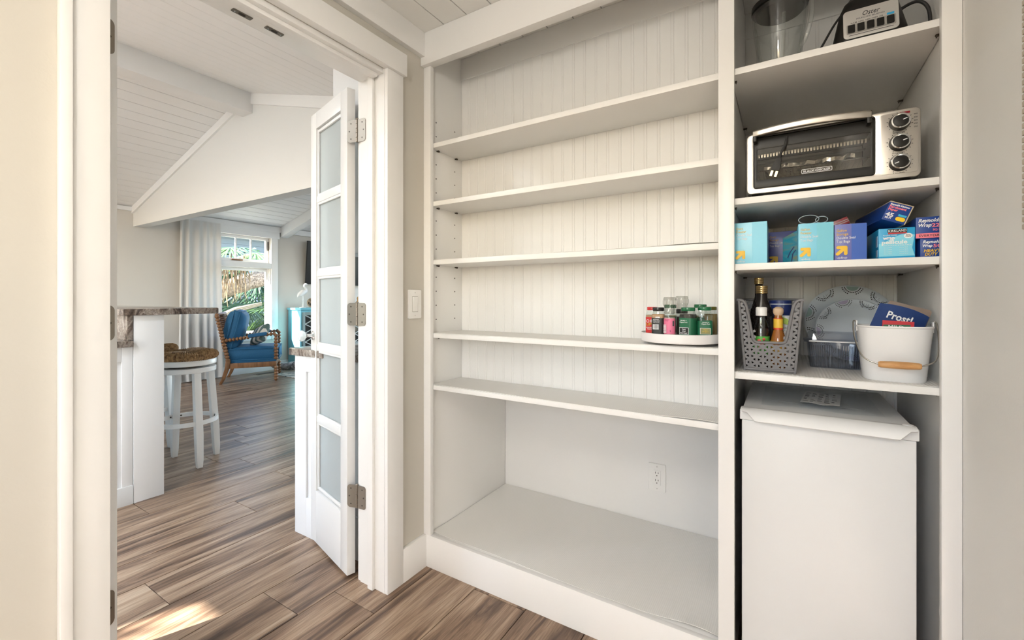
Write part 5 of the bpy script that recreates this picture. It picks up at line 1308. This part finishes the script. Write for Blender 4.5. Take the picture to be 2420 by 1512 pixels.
# ---- swivel bar stools with rush seats
def rush():
    m, nt, b, N, L_ = newmat('woven rush')
    tc = N.new('ShaderNodeTexCoord'); nz = N.new('ShaderNodeTexNoise'); nz.inputs['Scale'].default_value = 60; nz.inputs['Detail'].default_value = 4
    L_.new(tc.outputs['Object'], nz.inputs['Vector'])
    cr = N.new('ShaderNodeValToRGB'); cr.color_ramp.elements[0].position = 0.3; cr.color_ramp.elements[1].position = 0.72
    cr.color_ramp.elements[0].color = (0.10, 0.045, 0.015, 1); cr.color_ramp.elements[1].color = (0.48, 0.30, 0.14, 1)
    L_.new(nz.outputs['Fac'], cr.inputs[0]); L_.new(cr.outputs[0], b.inputs['Base Color']); b.inputs['Roughness'].default_value = 0.7
    return m
rushm = rush()
stw = P('stool white paint', (0.80, 0.79, 0.77), 0.35, bump=0.02, bscale=40)
def make_stool(label, loc, rz):
    t = thing('bar_stool', label, 'stool', loc, R(rz), group='white swivel stools at the bar')
    # rush seat: strands running over the rim, four wedges on top
    bm = bmesh.new(); n = 160; prof = [(0.0, 0.775), (0.05, 0.782), (0.11, 0.790), (0.150, 0.790), (0.172, 0.780), (0.182, 0.762), (0.181, 0.742), (0.170, 0.728), (0.140, 0.724)]
    rings = []
    for r, z in prof:
        ring = []
        for i in range(n):
            a = 2 * math.pi * i / n
            e = 3.0; c_, s_ = math.cos(a), math.sin(a); sq = (abs(c_) ** e + abs(s_) ** e) ** (-1 / e); rr_ = r * (0.55 + 0.45 * sq)
            k3 = 0.0042 * (1 if i % 2 else -1) * min(1, r / 0.12)
            wedge = -0.010 * (abs(math.sin(2 * a)) ** 4) * min(1, r / 0.1) if z > 0.76 else 0
            ring.append(Vector(((max(rr_, 1e-4) + (k3 if r > 0.165 else 0)) * c_, (max(rr_, 1e-4) + (k3 if r > 0.165 else 0)) * s_, z + (k3 if r <= 0.165 else 0) + wedge)))
        rings.append(ring)
    loft(bm, rings); O('rush_seat', bm, rushm, t, angle=12)
    L('seat_ring', [(0.14, 0.690), (0.172, 0.690), (0.176, 0.694), (0.176, 0.722), (0.172, 0.727), (0.14, 0.727)], stw, t, 48)
    L('swivel_plate', [(0.11, 0.674), (0.11, 0.690)], darkmetal, t, 24)
    L('apron_ring', [(0.13, 0.640), (0.171, 0.640), (0.175, 0.644), (0.175, 0.670), (0.171, 0.674), (0.13, 0.674)], stw, t, 48)
    for k4 in range(4):
        a = R(45 + 90 * k4); c_, s_ = math.cos(a), math.sin(a); bm = bmesh.new()
        def sec(rad, z, w, d): return [Vector((rad * c_ + dx * c_ - dy * s_, rad * s_ + dx * s_ + dy * c_, z)) for dx, dy in ((-d, -w), (d, -w), (d, w), (-d, w))]
        loft(bm, [sec(0.192, 0.0, 0.016, 0.015), sec(0.190, 0.06, 0.020, 0.019), sec(0.182, 0.22, 0.022, 0.021), sec(0.148, 0.655, 0.021, 0.020)])
        O('leg', bm, stw, t, bevel=0.003)
    bm = bmesh.new(); loft(bm, [[Vector((r * math.cos(R(i * 7.5)), r * math.sin(R(i * 7.5)), z)) for r, z in ((0.170, 0.285), (0.187, 0.285), (0.187, 0.312), (0.170, 0.312))] for i in range(49)], False, False); O('footrest_ring', bm, stw, t, bevel=0.0)
    for k4 in range(4):
        for da in (-11, 11):
            a = R(45 + 90 * k4 + da); bm = bmesh.new(); lathe(bm, [(0.006, 0), (0.005, 0.003), (0.002, 0.0045)], 10, Matrix.Translation((0.169 * math.cos(a), 0.169 * math.sin(a), 0.299)) @ Vector((-math.cos(a), -math.sin(a), 0)).to_track_quat('Z', 'Y').to_matrix().to_4x4()); O('bolt', bm, darkmetal, t)
    return t
make_stool('nearer white bar stool with rush seat beside the peninsula post', (-3.58, 1.42, 0), -45)
st2 = make_stool('farther white bar stool with rush seat, mostly behind the nearer stool', (-4.22, 1.42, 0), -20)

# ---- blue bobbin armchair
vel = P('blue velvet', (0.008, 0.088, 0.195), 0.75, bump=0.25, bscale=120, vary=0.25)
ch = thing('bobbin_armchair', 'blue upholstered armchair with turned bobbin wood frame by the window', 'armchair', (-6.50, 3.42, 0), R(-33.5))
hw = 0.315
def bobbin(bm, p0, p1, r, n=None):
    p0, p1 = Vector(p0), Vector(p1); d = p1 - p0; n = n or max(2, int(d.length / (r * 1.36)))
    q = d.to_track_quat('Z', 'Y').to_matrix().to_4x4()
    tube(bm, [p0, p1], r * 0.5, 6)
    for i in range(n): ball(bm, (0, 0, 0), r, 10, (1, 1, 0.8), Matrix.Translation(p0 + d * ((i + 0.5) / n)) @ q)
for s_ in (-1, 1):
    x = s_ * hw
    bm = bmesh.new(); bobbin(bm, (x, -0.27, 0.30), (x, -0.40, 0.93), 0.031); O('back_post', bm, oak, ch, angle=60)
    bm = bmesh.new(); bobbin(bm, (x, 0.30, 0.30), (x, 0.30, 0.66), 0.030); O('arm_post', bm, oak, ch, angle=60)
    bm = bmesh.new(); bobbin(bm, (x, -0.31, 0.585), (x, -0.02, 0.625), 0.027); bobbin(bm, (x, 0.17, 0.650), (x, 0.30, 0.665), 0.027); tube(bm, [(x, -0.02, 0.625), (x, 0.17, 0.650)], 0.014, 8); O('arm_rail', bm, oak, ch, angle=60)
    bm = bmesh.new(); prism(bm, rrect(-0.115, 0.115, -0.020, 0.024, 0.016, 4), -0.034, 0.034, Matrix.Translation((x, 0.075, 0.652)) @ Matrix.Rotation(R(7.4), 4, 'X') @ Matrix(((0, 0, 1, 0), (1, 0, 0, 0), (0, 1, 0, 0), (0, 0, 0, 1)))); O('arm_pad', bm, vel, ch, bevel=0.004)
    bm = bmesh.new(); bobbin(bm, (x, 0.30, 0.015), (x, 0.30, 0.21), 0.030, 5); lathe(bm, [(0.008, 0), (0.016, 0.012), (0.018, 0.03)], 10, Matrix.Translation((x, 0.30, 0))); O('front_leg', bm, oak, ch, angle=60)
    bm = bmesh.new()
    def sq2(y, z, w): return [Vector((x + a, y + b2, z)) for a, b2 in ((-w, -w), (w, -w), (w, w), (-w, w))]
    loft(bm, [sq2(-0.36, 0.0, 0.018), sq2(-0.325, 0.07, 0.021), sq2(-0.285, 0.20, 0.026), sq2(-0.27, 0.31, 0.027)]); O('rear_leg', bm, oak, ch, bevel=0.003)
    B('side_rail', x - 0.014, x + 0.014, -0.27, 0.30, 0.205, 0.275, oak, ch, 0.004)
for y in (0.29, -0.275): B('cross_rail', -hw, hw, y - 0.013, y + 0.013, 0.205, 0.275, oak, ch, 0.004)
bm = bmesh.new(); bobbin(bm, (-hw, -0.40, 0.93), (hw, -0.40, 0.93), 0.029); O('top_rail', bm, oak, ch, angle=60)
bm = bmesh.new()
for k4 in range(7): x = -0.24 + 0.08 * k4; bobbin(bm, (x, -0.285, 0.32), (x, -0.395, 0.92), 0.016, 22)
O('back_spindles', bm, oak, ch, angle=60)
def cushion(name, sx, sy, sz, M, mat, parent, puff=0.25, piping=None):
    bm = bmesh.new(); n = 22; rings = []
    def pt(u, v, top):
        e = (1 - abs(u) ** 5) * (1 - abs(v) ** 5); zz = sz * (puff + (1 - puff) * max(e, 0) ** 0.5)
        return Vector((u * sx * (1 - 0.05 * (1 - abs(v) ** 2)), v * sy * (1 - 0.05 * (1 - abs(u) ** 2)), zz if top else -zz))
    T_ = [[bm.verts.new(M @ pt(-1 + 2 * i / n, -1 + 2 * j / n, True)) for i in range(n + 1)] for j in range(n + 1)]
    B_ = [[bm.verts.new(M @ pt(-1 + 2 * i / n, -1 + 2 * j / n, False)) for i in range(n + 1)] for j in range(n + 1)]
    for j in range(n):
        for i in range(n): bm.faces.new((T_[j][i], T_[j][i + 1], T_[j + 1][i + 1], T_[j + 1][i])); bm.faces.new((B_[j][i], B_[j + 1][i], B_[j + 1][i + 1], B_[j][i + 1]))
    for i in range(n):
        bm.faces.new((T_[0][i + 1], T_[0][i], B_[0][i], B_[0][i + 1])); bm.faces.new((T_[n][i], T_[n][i + 1], B_[n][i + 1], B_[n][i]))
        bm.faces.new((T_[i][0], T_[i + 1][0], B_[i + 1][0], B_[i][0])); bm.faces.new((T_[i + 1][n], T_[i][n], B_[i][n], B_[i + 1][n]))
    o = O(name, bm, mat, parent, angle=75)
    if piping:
        bm = bmesh.new()
        for zz in (1, -1):
            loop = [M @ Vector((x_ * sx, y_ * sy, zz * sz * puff)) for x_, y_ in ((-1, -1), (1, -1), (1, 1), (-1, 1), (-1, -1))]; tube(bm, loop, 0.007, 6)
        O('piping', bm, mat, o, angle=60)
    return o
cushion('seat_cushion', 0.295, 0.31, 0.105, Matrix.Translation((0, 0.03, 0.385)), vel, ch, puff=0.72, piping=True)
cushion('deck', 0.30, 0.29, 0.03, Matrix.Translation((0, 0.01, 0.292)), vel, ch, puff=0.8)
cushion('back_cushion', 0.285, 0.265, 0.125, Matrix.Translation((0, -0.225, 0.725)) @ Matrix.Rotation(R(77), 4, 'X'), vel, ch, puff=0.3, piping=True)
stripe, nt_, b_st, N_, L_st = newmat('striped cushion cloth')
tc2 = N_.new('ShaderNodeTexCoord'); wv = N_.new('ShaderNodeTexWave'); wv.bands_direction = 'X'; wv.inputs['Scale'].default_value = 3.4; wv.inputs['Distortion'].default_value = 0.15
rp2 = N_.new('ShaderNodeValToRGB'); rp2.color_ramp.interpolation = 'CONSTANT'; rp2.color_ramp.elements[0].color = (0.08, 0.12, 0.11, 1); rp2.color_ramp.elements[1].position = 0.45; rp2.color_ramp.elements[1].color = (0.58, 0.53, 0.46, 1)
L_st.new(tc2.outputs['Object'], wv.inputs['Vector']); L_st.new(wv.outputs['Fac'], rp2.inputs[0]); L_st.new(rp2.outputs[0], b_st.inputs['Base Color']); b_st.inputs['Roughness'].default_value = 0.85
pc = thing('throw_pillow', 'small striped green and cream pillow on the blue armchair', 'pillow', (-6.405, 3.455, 0.632), R(-33.5))
cushion('pillow', 0.17, 0.13, 0.06, Matrix.Rotation(R(25), 4, 'Z') @ Matrix.Rotation(R(66), 4, 'X') @ Matrix.Rotation(R(18), 4, 'Z'), stripe, pc)

# ---- curtain
cu = thing('curtain', 'white floor-length curtain hanging left of the far window', 'curtain', (XF + 0.07, 2.95, 0))
cm = newmat('curtain linen'); m_ = cm[0]; b_ = cm[2]; N = cm[3]; LL = cm[4]
b_.inputs['Base Color'].default_value = (0.80, 0.79, 0.77, 1); b_.inputs['Roughness'].default_value = 0.9
ts = N.new('ShaderNodeBsdfTranslucent'); ts.inputs[0].default_value = (0.8, 0.78, 0.75, 1); mx = N.new('ShaderNodeMixShader'); mx.inputs[0].default_value = 0.3
LL.new(b_.outputs[0], mx.inputs[1]); LL.new(ts.outputs[0], mx.inputs[2]); LL.new(mx.outputs[0], N['Material Output'].inputs[0])
bm = bmesh.new(); nz_, ny_ = 24, 90; rows = []
for j in range(nz_ + 1):
    v = j / nz_; z = 0.012 + 2.232 * v; row = []
    for i in range(ny_ + 1):
        u = i / ny_; y = (-0.27 + 0.535 * u) * (0.94 + 0.10 * (1 - v)); amp = 0.022 + 0.012 * math.sin(u * 5 + 1)
        row.append((amp * math.sin(u * 2 * math.pi * 5.2 + 1.1 * math.sin(u * 9) + 0.5 * math.sin(3 * v)) * (0.55 + 0.45 * (1 - v)), y, z))
    rows.append(row)
fr_ = [[bm.verts.new(p) for p in r] for r in rows]; bk_ = [[bm.verts.new((p[0] - 0.002, p[1], p[2])) for p in r] for r in rows]
for j in range(nz_):
    for i in range(ny_):
        bm.faces.new((fr_[j][i], fr_[j][i + 1], fr_[j + 1][i + 1], fr_[j + 1][i])); bm.faces.new((bk_[j][i], bk_[j + 1][i], bk_[j + 1][i + 1], bk_[j][i + 1]))
for j in range(nz_):
    bm.faces.new((fr_[j][0], fr_[j + 1][0], bk_[j + 1][0], bk_[j][0])); bm.faces.new((fr_[j + 1][ny_], fr_[j][ny_], bk_[j][ny_], bk_[j + 1][ny_]))
O('drape', bm, m_, cu, angle=80)

# ---- television
tv = thing('television', 'wall-mounted black television above the turquoise cabinet', 'television', (XF + 0.02, 5.2, 1.78), 0)
B('screen', 0.055, 0.085, -0.665, 0.665, -0.372, 0.372, P('tv black', (0.006, 0.006, 0.006), 0.45), tv, 0.006, Matrix.Rotation(R(5), 4, 'Y'))
B('bezel_edge', 0.050, 0.0555, -0.667, 0.667, -0.374, 0.374, P('tv silver edge', (0.45, 0.45, 0.45), 0.3, 0.8), tv, 0.002, Matrix.Rotation(R(5), 4, 'Y'))
B('mount', -0.02, 0.055, -0.12, 0.12, -0.10, 0.10, blackmat, tv, 0.004)

# ---- turquoise cabinet with fretwork doors, heron statue, woven ball
tq = P('turquoise paint', (0.16, 0.46, 0.56), 0.4, vary=0.12, bscale=6); tqd = P('grey green fret', (0.20, 0.27, 0.26), 0.5)
tc_ = thing('sideboard', 'turquoise sideboard with dark fretwork doors under the television', 'sideboard', (-6.84, 5.08, 0))
B('carcass', -0.185, 0.17, -0.83, 0.83, 0.055, 0.965, tq, tc_, 0.004)
B('top', -0.19, 0.195, -0.85, 0.85, 0.965, 1.002, tq, tc_, 0.006); B('plinth', -0.185, 0.18, -0.835, 0.835, 0.0, 0.055, tq, tc_, 0.004)
for k4 in range(4):
    ya = -0.81 + k4 * 0.41; d_ = B('door', 0.170, 0.176, ya, ya + 0.39, 0.10, 0.93, P('dark mirror glass', (0.01, 0.012, 0.012), 0.1), tc_, 0.001)
    bm = bmesh.new()
    for (y0_, y1_, z0_, z1_) in ((ya, ya + 0.045, 0.10, 0.93), (ya + 0.345, ya + 0.39, 0.10, 0.93), (ya + 0.045, ya + 0.345, 0.10, 0.15), (ya + 0.045, ya + 0.345, 0.88, 0.93)): box(bm, 0.176, 0.190, y0_, y1_, z0_, z1_)
    O('door_frame', bm, tqd, d_, bevel=0.002)
    bm = bmesh.new()
    for r_ in range(5):
        zz = 0.15 + 0.146 * r_
        for (a, b2) in (((ya + 0.045, zz), (ya + 0.345, zz + 0.146)), ((ya + 0.345, zz), (ya + 0.045, zz + 0.146))): tube(bm, [(0.183, a[0], a[1]), (0.183, b2[0], b2[1])], 0.008, 4)
    O('fretwork', bm, P('fret white', (0.55, 0.58, 0.56), 0.5), d_)
hr = thing('heron_statue', 'white heron figurine standing on the turquoise sideboard', 'figurine', (-6.80, 4.37, 1.003))
hm = P('white ceramic', (0.78, 0.78, 0.77), 0.4)
bm = bmesh.new()
body = spline([(0.0, -0.10, 0.17), (0.0, -0.06, 0.215), (0.0, 0.0, 0.255), (0.0, 0.045, 0.275), (0.0, 0.055, 0.31), (0.0, 0.025, 0.345), (0.0, 0.025, 0.375), (0.0, 0.05, 0.392), (0.0, 0.075, 0.385)], 5)
rad = []
keys = [0.004, 0.030, 0.046, 0.034, 0.017, 0.014, 0.014, 0.018, 0.010]
for i in range(len(body)):
    f = i / 5; a = min(int(f), 7); rad.append(keys[a] + (keys[a + 1] - keys[a]) * (f - a))
tube(bm, body, rad, 12); O('body', bm, hm, hr, angle=80)
bm = bmesh.new(); lathe(bm, [(0.008, 0), (0.0045, 0.035), (0.0008, 0.075)], 8, Matrix.Translation((0, 0.078, 0.385)) @ Matrix.Rotation(R(-96), 4, 'X')); O('beak', bm, P('grey beak', (0.35, 0.33, 0.30), 0.4), hr)
for s_ in (-1, 1): TB('leg', [(s_ * 0.012, -0.005, 0.22), (s_ * 0.012, 0.005, 0.11), (s_ * 0.012, -0.002, 0.008)], 0.005, hm, hr)
L('base', [(0.05, 0), (0.05, 0.006), (0.04, 0.010)], hm, hr, 24)
for s_ in (-1, 1):
    bm = bmesh.new(); ball(bm, (0, 0, 0), 0.05, 12, (0.2, 1.25, 0.6), Matrix.Translation((s_ * 0.040, -0.03, 0.235)) @ Matrix.Rotation(R(38), 4, 'X')); O('wing', bm, hm, hr)
wb = thing('woven_ball', 'brown and cream woven ball beside the heron', 'ornament', (-6.80, 4.535, 1.003))
bm = bmesh.new(); rr = random.Random(8)
for i in range(22):
    q = Matrix.Rotation(rr.uniform(0, 6.28), 4, 'X') @ Matrix.Rotation(rr.uniform(0, 6.28), 4, 'Y')
    tube(bm, [Matrix.Translation((0, 0, 0.082)) @ q @ Vector((0.078 * math.cos(R(a)), 0.078 * math.sin(R(a)), 0)) for a in range(0, 361, 20)], 0.0045, 5, False)
O('strands', bm, P('wicker brown', (0.30, 0.22, 0.15), 0.7), wb)
bm = bmesh.new(); ball(bm, (0, 0, 0.082), 0.066, 14); O('core', bm, P('dark core', (0.05, 0.04, 0.03), 0.9), wb)
vs_ = thing('wood_ornament', 'small tan wooden ornament on the sideboard seen through the door gap', 'ornament', (-6.78, 5.47, 1.003))
L('turned_body', [(0.05, 0), (0.03, 0.02), (0.045, 0.07), (0.02, 0.12), (0.03, 0.16), (0.01, 0.19)], P('tan wood', (0.50, 0.28, 0.11), 0.5), vs_, 20)

# ---- floor register, rug and driftwood by the sideboard
vr = thing('floor_register', 'dark slotted floor vent in front of the far window', 'floor vent', (-6.80, 3.76, 0.0005), 0)
B('frame', -0.06, 0.06, -0.16, 0.16, 0, 0.004, P('bronze vent', (0.16, 0.13, 0.10), 0.5, 0.3), vr, 0.001)
bm = bmesh.new()
for i in range(14): box(bm, -0.045, 0.045, -0.142 + i * 0.021, -0.130 + i * 0.021, 0.004, 0.0046)
O('slots', bm, hole, vr, smooth=False)
rg = thing('area_rug', 'pale patterned rug beside the turquoise sideboard', 'rug', (-5.48, 4.80, 0.0005))
B('pile', -1.08, 0.95, -1.06, 1.2, 0, 0.012, streaked('rug pattern', [(0.35, (0.12, 0.16, 0.17)), (0.47, (0.45, 0.47, 0.44)), (0.6, (0.70, 0.68, 0.62))], (5, 5, 5), rough=0.95, bump=0.3, randomise=False, dist=1.5), rg, 0.004)
dw = thing('driftwood', 'curved dark grey driftwood piece lying behind the armchair legs', 'driftwood', (-6.45, 4.03, 0.042), R(-20))
bm = bmesh.new(); pts = spline([(-0.30, -0.30, 0.10), (-0.26, -0.22, 0.055), (-0.15, -0.08, 0.05), (0.0, 0.06, 0.075), (0.18, 0.2, 0.07), (0.30, 0.30, 0.05)], 6)
tube(bm, pts, [0.018 + 0.05 * math.sin(math.pi * (i + 3) / (len(pts) + 5)) for i in range(len(pts))], 12); O('branch', bm, streaked('driftwood grain', [(0.35, (0.05, 0.05, 0.05)), (0.5, (0.22, 0.22, 0.21)), (0.65, (0.50, 0.48, 0.45))], (20, 20, 20), rough=0.9, bump=0.8), dw, angle=80)
bm = bmesh.new(); ball(bm, (0.13, 0.10, 0.05), 0.06, 12, (1.2, 1, 0.8)); O('shell', bm, P('cream shell', (0.62, 0.56, 0.48), 0.6, bump=0.5, bscale=40), dw)
wp = thing('wall_plate', 'white switch plate on the far wall above the bar, at the door edge', 'light switch', (XF, 1.885, 1.175))
bm = bmesh.new(); prism(bm, rrect(-0.045, 0.045, -0.075, 0.075, 0.006, 3), 0, 0.008, SIDE); O('cover_plate', bm, plate_w, wp, bevel=0.002)
bm = bmesh.new(); prism(bm, rrect(-0.017, 0.017, -0.034, 0.034, 0.003, 3), 0.008, 0.011, SIDE); O('rocker', bm, plate_w, wp, bevel=0.001)

# ================================================================== outside the far window: palm, hedge, neighbouring eave
gr = P('outdoor ground', (0.22, 0.20, 0.15), 0.9, vary=0.3, bscale=3)
struct(B('ground', -24, XF - 0.16, -14, 18, -0.40, -0.30, gr, None, 0))
struct(B('ground', XF - 0.16, 8, -20, YB0 - 0.15, -0.40, -0.30, gr, None, 0))
leafg = [P('palm green a', (0.040, 0.085, 0.018), 0.4), P('palm green b', (0.065, 0.13, 0.03), 0.4), P('palm green c', (0.015, 0.06, 0.025), 0.5)]
deadm = P('dead frond tan', (0.20, 0.145, 0.085), 0.8, vary=0.5, bscale=20)
pt_ = thing('palm_tree', 'leaning fan palm with shaggy dead fronds outside the window', 'palm tree', (-9.4, 3.2, -0.30))
P0 = Vector((-9.4, 3.2, -0.30))
trunk = spline([Vector((-9.0, 2.2, -0.30)) - P0, Vector((-8.9, 2.9, 0.70)) - P0, Vector((-8.9, 4.0, 1.27)) - P0, Vector((-8.9, 5.0, 1.64)) - P0, Vector((-8.9, 6.4, 2.3)) - P0], 10)
bm = bmesh.new(); tube(bm, trunk, [0.16 + 0.012 * math.sin(i * 2.1) for i in range(len(trunk))], 16); O('trunk', bm, streaked('palm bark', [(0.35, (0.10, 0.075, 0.055)), (0.5, (0.30, 0.24, 0.19)), (0.65, (0.48, 0.40, 0.32))], (12, 30, 30), rough=0.95, bump=0.9, randomise=False), pt_, angle=80)
def fan(hub, aim, size, mat, nb, spread, rr, droop=0.25, name='frond'):
    """fan palm leaf: narrow folded blades radiating from the hub"""
    aim = Vector(aim).normalized(); side = aim.cross(Vector((0, 0, 1))).normalized(); nrm = side.cross(aim)
    bm = bmesh.new(); hub = Vector(hub)
    for i in range(nb):
        a = R(-spread / 2 + spread * i / (nb - 1)); d = (aim * math.cos(a) + side * math.sin(a)).normalized(); ln = size * (0.8 + 0.2 * math.cos(a)) * rr.uniform(0.9, 1.05)
        w = d.cross(nrm).normalized() * size * 0.028; p = [hub + d * ln * t - Vector((0, 0, droop * ln * t * t)) + nrm * 0.02 * size * math.sin(i * 2.0) for t in (0, 0.3, 0.62, 0.85, 1.0)]
        ws = (0.25, 1.0, 0.9, 0.5, 0.05); up = nrm * size * 0.012
        A_ = [bm.verts.new(q - w * k5) for q, k5 in zip(p, ws)]; C_ = [bm.verts.new(q + up * k5) for q, k5 in zip(p, ws)]; D_ = [bm.verts.new(q + w * k5) for q, k5 in zip(p, ws)]
        for q in range(4): bm.faces.new((A_[q], A_[q + 1], C_[q + 1], C_[q])); bm.faces.new((C_[q], C_[q + 1], D_[q + 1], D_[q]))
    return O(name, bm, mat, pt_, smooth=False)
rr = random.Random(21)
for (hx, hy, hz, ax, ay, az, s_, mi) in ((-8.3, 4.65, 0.95, 0.3, -0.6, 0.1, 0.75, 0), (-8.5, 4.9, 0.75, 0.2, -0.9, -0.3, 0.85, 1), (-8.2, 4.75, 0.45, 0.2, -0.8, 0.25, 0.8, 1), (-8.4, 4.2, 0.35, 0.3, 0.3, 0.8, 0.75, 0), (-8.7, 4.4, 1.05, 0.4, 0.1, -0.9, 0.7, 2), (-8.6, 3.7, 0.5, 0.3, 0.5, 0.7, 0.8, 2),
                                      (-8.4, 4.0, 2.05, 0.2, -0.8, -0.25, 0.6, 1), (-8.7, 4.3, 2.1, 0.2, -0.9, 0.0, 0.7, 0), (-8.9, 4.7, 2.05, 0.2, -0.6, -0.35, 0.7, 1), (-9.2, 4.9, 1.5, 0.3, -0.5, -0.6, 0.8, 2), (-9.3, 4.1, 0.9, 0.3, 0.2, 0.8, 1.0, 2), (-8.3, 4.85, 1.3, 0.1, -0.3, -0.9, 0.6, 0), (-8.3, 4.6, 0.2, 0.2, -0.5, 0.8, 0.8, 0), (-8.1, 4.3, 0.1, 0.2, -0.2, 0.9, 0.7, 1)):
    fan(Vector((hx, hy, hz)) - P0, (ax, ay, az), s_, leafg[mi], 26, 190, rr)
# pale split frond stalks
for k4 in range(3):
    bm = bmesh.new(); tube(bm, [Vector((-8.2, 3.55 + 0.02 * k4, 0.72 + 0.035 * k4)) - P0, Vector((-8.2, 4.0, 0.92 + 0.03 * k4)) - P0, Vector((-8.2, 4.45, 1.04 + 0.02 * k4)) - P0], [0.035, 0.028, 0.012], 6); O('stalk', bm, P('pale stalk', (0.22, 0.20, 0.155), 0.6), pt_)
# dead hanging fronds
for k4 in range(9):
    bm = bmesh.new(); cy = 3.72 + 0.075 * k4 + rr.uniform(-0.03, 0.03)
    for q in range(9):
        y = cy + rr.uniform(-0.10, 0.10); zt = 1.78 + rr.uniform(-0.12, 0.2); ln = rr.uniform(0.30, 0.95) * (1.15 - 0.06 * k4); x = -8.55 + rr.uniform(-0.12, 0.12); sway = rr.uniform(-0.12, 0.12); w = rr.uniform(0.006, 0.013)
        pp = [Vector((x, y + sway * t * t + 0.015 * math.sin(t * 7 + q), zt - ln * t)) - P0 for t in (0, 0.25, 0.5, 0.75, 1)]
        tube(bm, pp, [w * 0.5, w, w, w * 0.8, w * 0.2], 4)
    O('dead_frond', bm, deadm, pt_, smooth=False)
# hedge of broad leaves behind the palm
hd = P('hedge green', (0.02, 0.065, 0.022), 0.6, vary=0.5, bscale=8)
bm = bmesh.new()
for i in range(4200):
    c = Vector((rr.uniform(-11.6, -10.6), rr.uniform(2.5, 9.5), rr.uniform(-0.3, 2.1 + 0.3 * math.sin(i)))); q = Matrix.Translation(c) @ Matrix.Rotation(rr.uniform(0, 6.28), 4, 'Z') @ Matrix.Rotation(rr.uniform(-1.2, 1.2), 4, 'X'); s_ = rr.uniform(0.06, 0.14)
    vs = [bm.verts.new(q @ Vector(p)) for p in ((-s_, 0, 0), (0, -s_ * 0.5, 0.02), (s_, 0, 0), (0, s_ * 0.5, 0.02))]; bm.faces.new(vs)
tag(O('hedge', bm, hd, None, smooth=False), 'dense green hedge foliage behind the palm outside', 'hedge', kind='stuff')
nb = thing('neighbour_house', 'pale blue-grey neighbouring house with eave beyond the palm', 'house', (-15.0, 5.5, -0.30))
for k4 in range(24): B('siding_board', -0.05, 0.03 + 0.0, -6, 6, 0.0 + k4 * 0.16, 0.155 + k4 * 0.16, P('pale siding', (0.15, 0.18, 0.20), 0.6), nb, 0)
B('eave', -0.2, 0.9, -6.3, 6.3, 3.6, 3.78, P('eave white', (0.35, 0.36, 0.37), 0.5), nb, 0.01); B('roof', -3.0, 0.95, -6.3, 6.3, 3.78, 3.90, P('roof grey', (0.3, 0.3, 0.3), 0.8), nb, 0.01)
# leafy screen outside the kitchen window that breaks the sun into streaks
ls = thing('garden_palm', 'fan palm outside the unseen kitchen window', 'palm tree', (-3.4, -3.9, -0.30))
pt_ = ls; P0 = Vector((-3.4, -3.9, -0.30))
for (hx, hy, hz, ax, ay, az) in ((-3.9, -3.9, 2.55, 0.7, 0.1, 0.15), (-3.2, -3.8, 2.35, 0.7, -0.1, 0.3), (-2.6, -3.8, 2.2, 0.4, 0.1, 0.7), (-3.6, -3.9, 1.6, -0.7, 0, 0.4), (-4.4, -3.9, 2.1, -0.4, 0.1, 0.5), (-2.4, -4.0, 2.9, 0.6, 0, -0.2)):
    fan(Vector((hx, hy, hz)) - P0, (ax, ay, az), 0.95, leafg[1], 22, 170, rr)
TB('trunk', [(0, 0, 0), (0.05, 0, 1.2), (0.2, 0, 2.3)], 0.09, MATS['palm bark'], ls, 12)
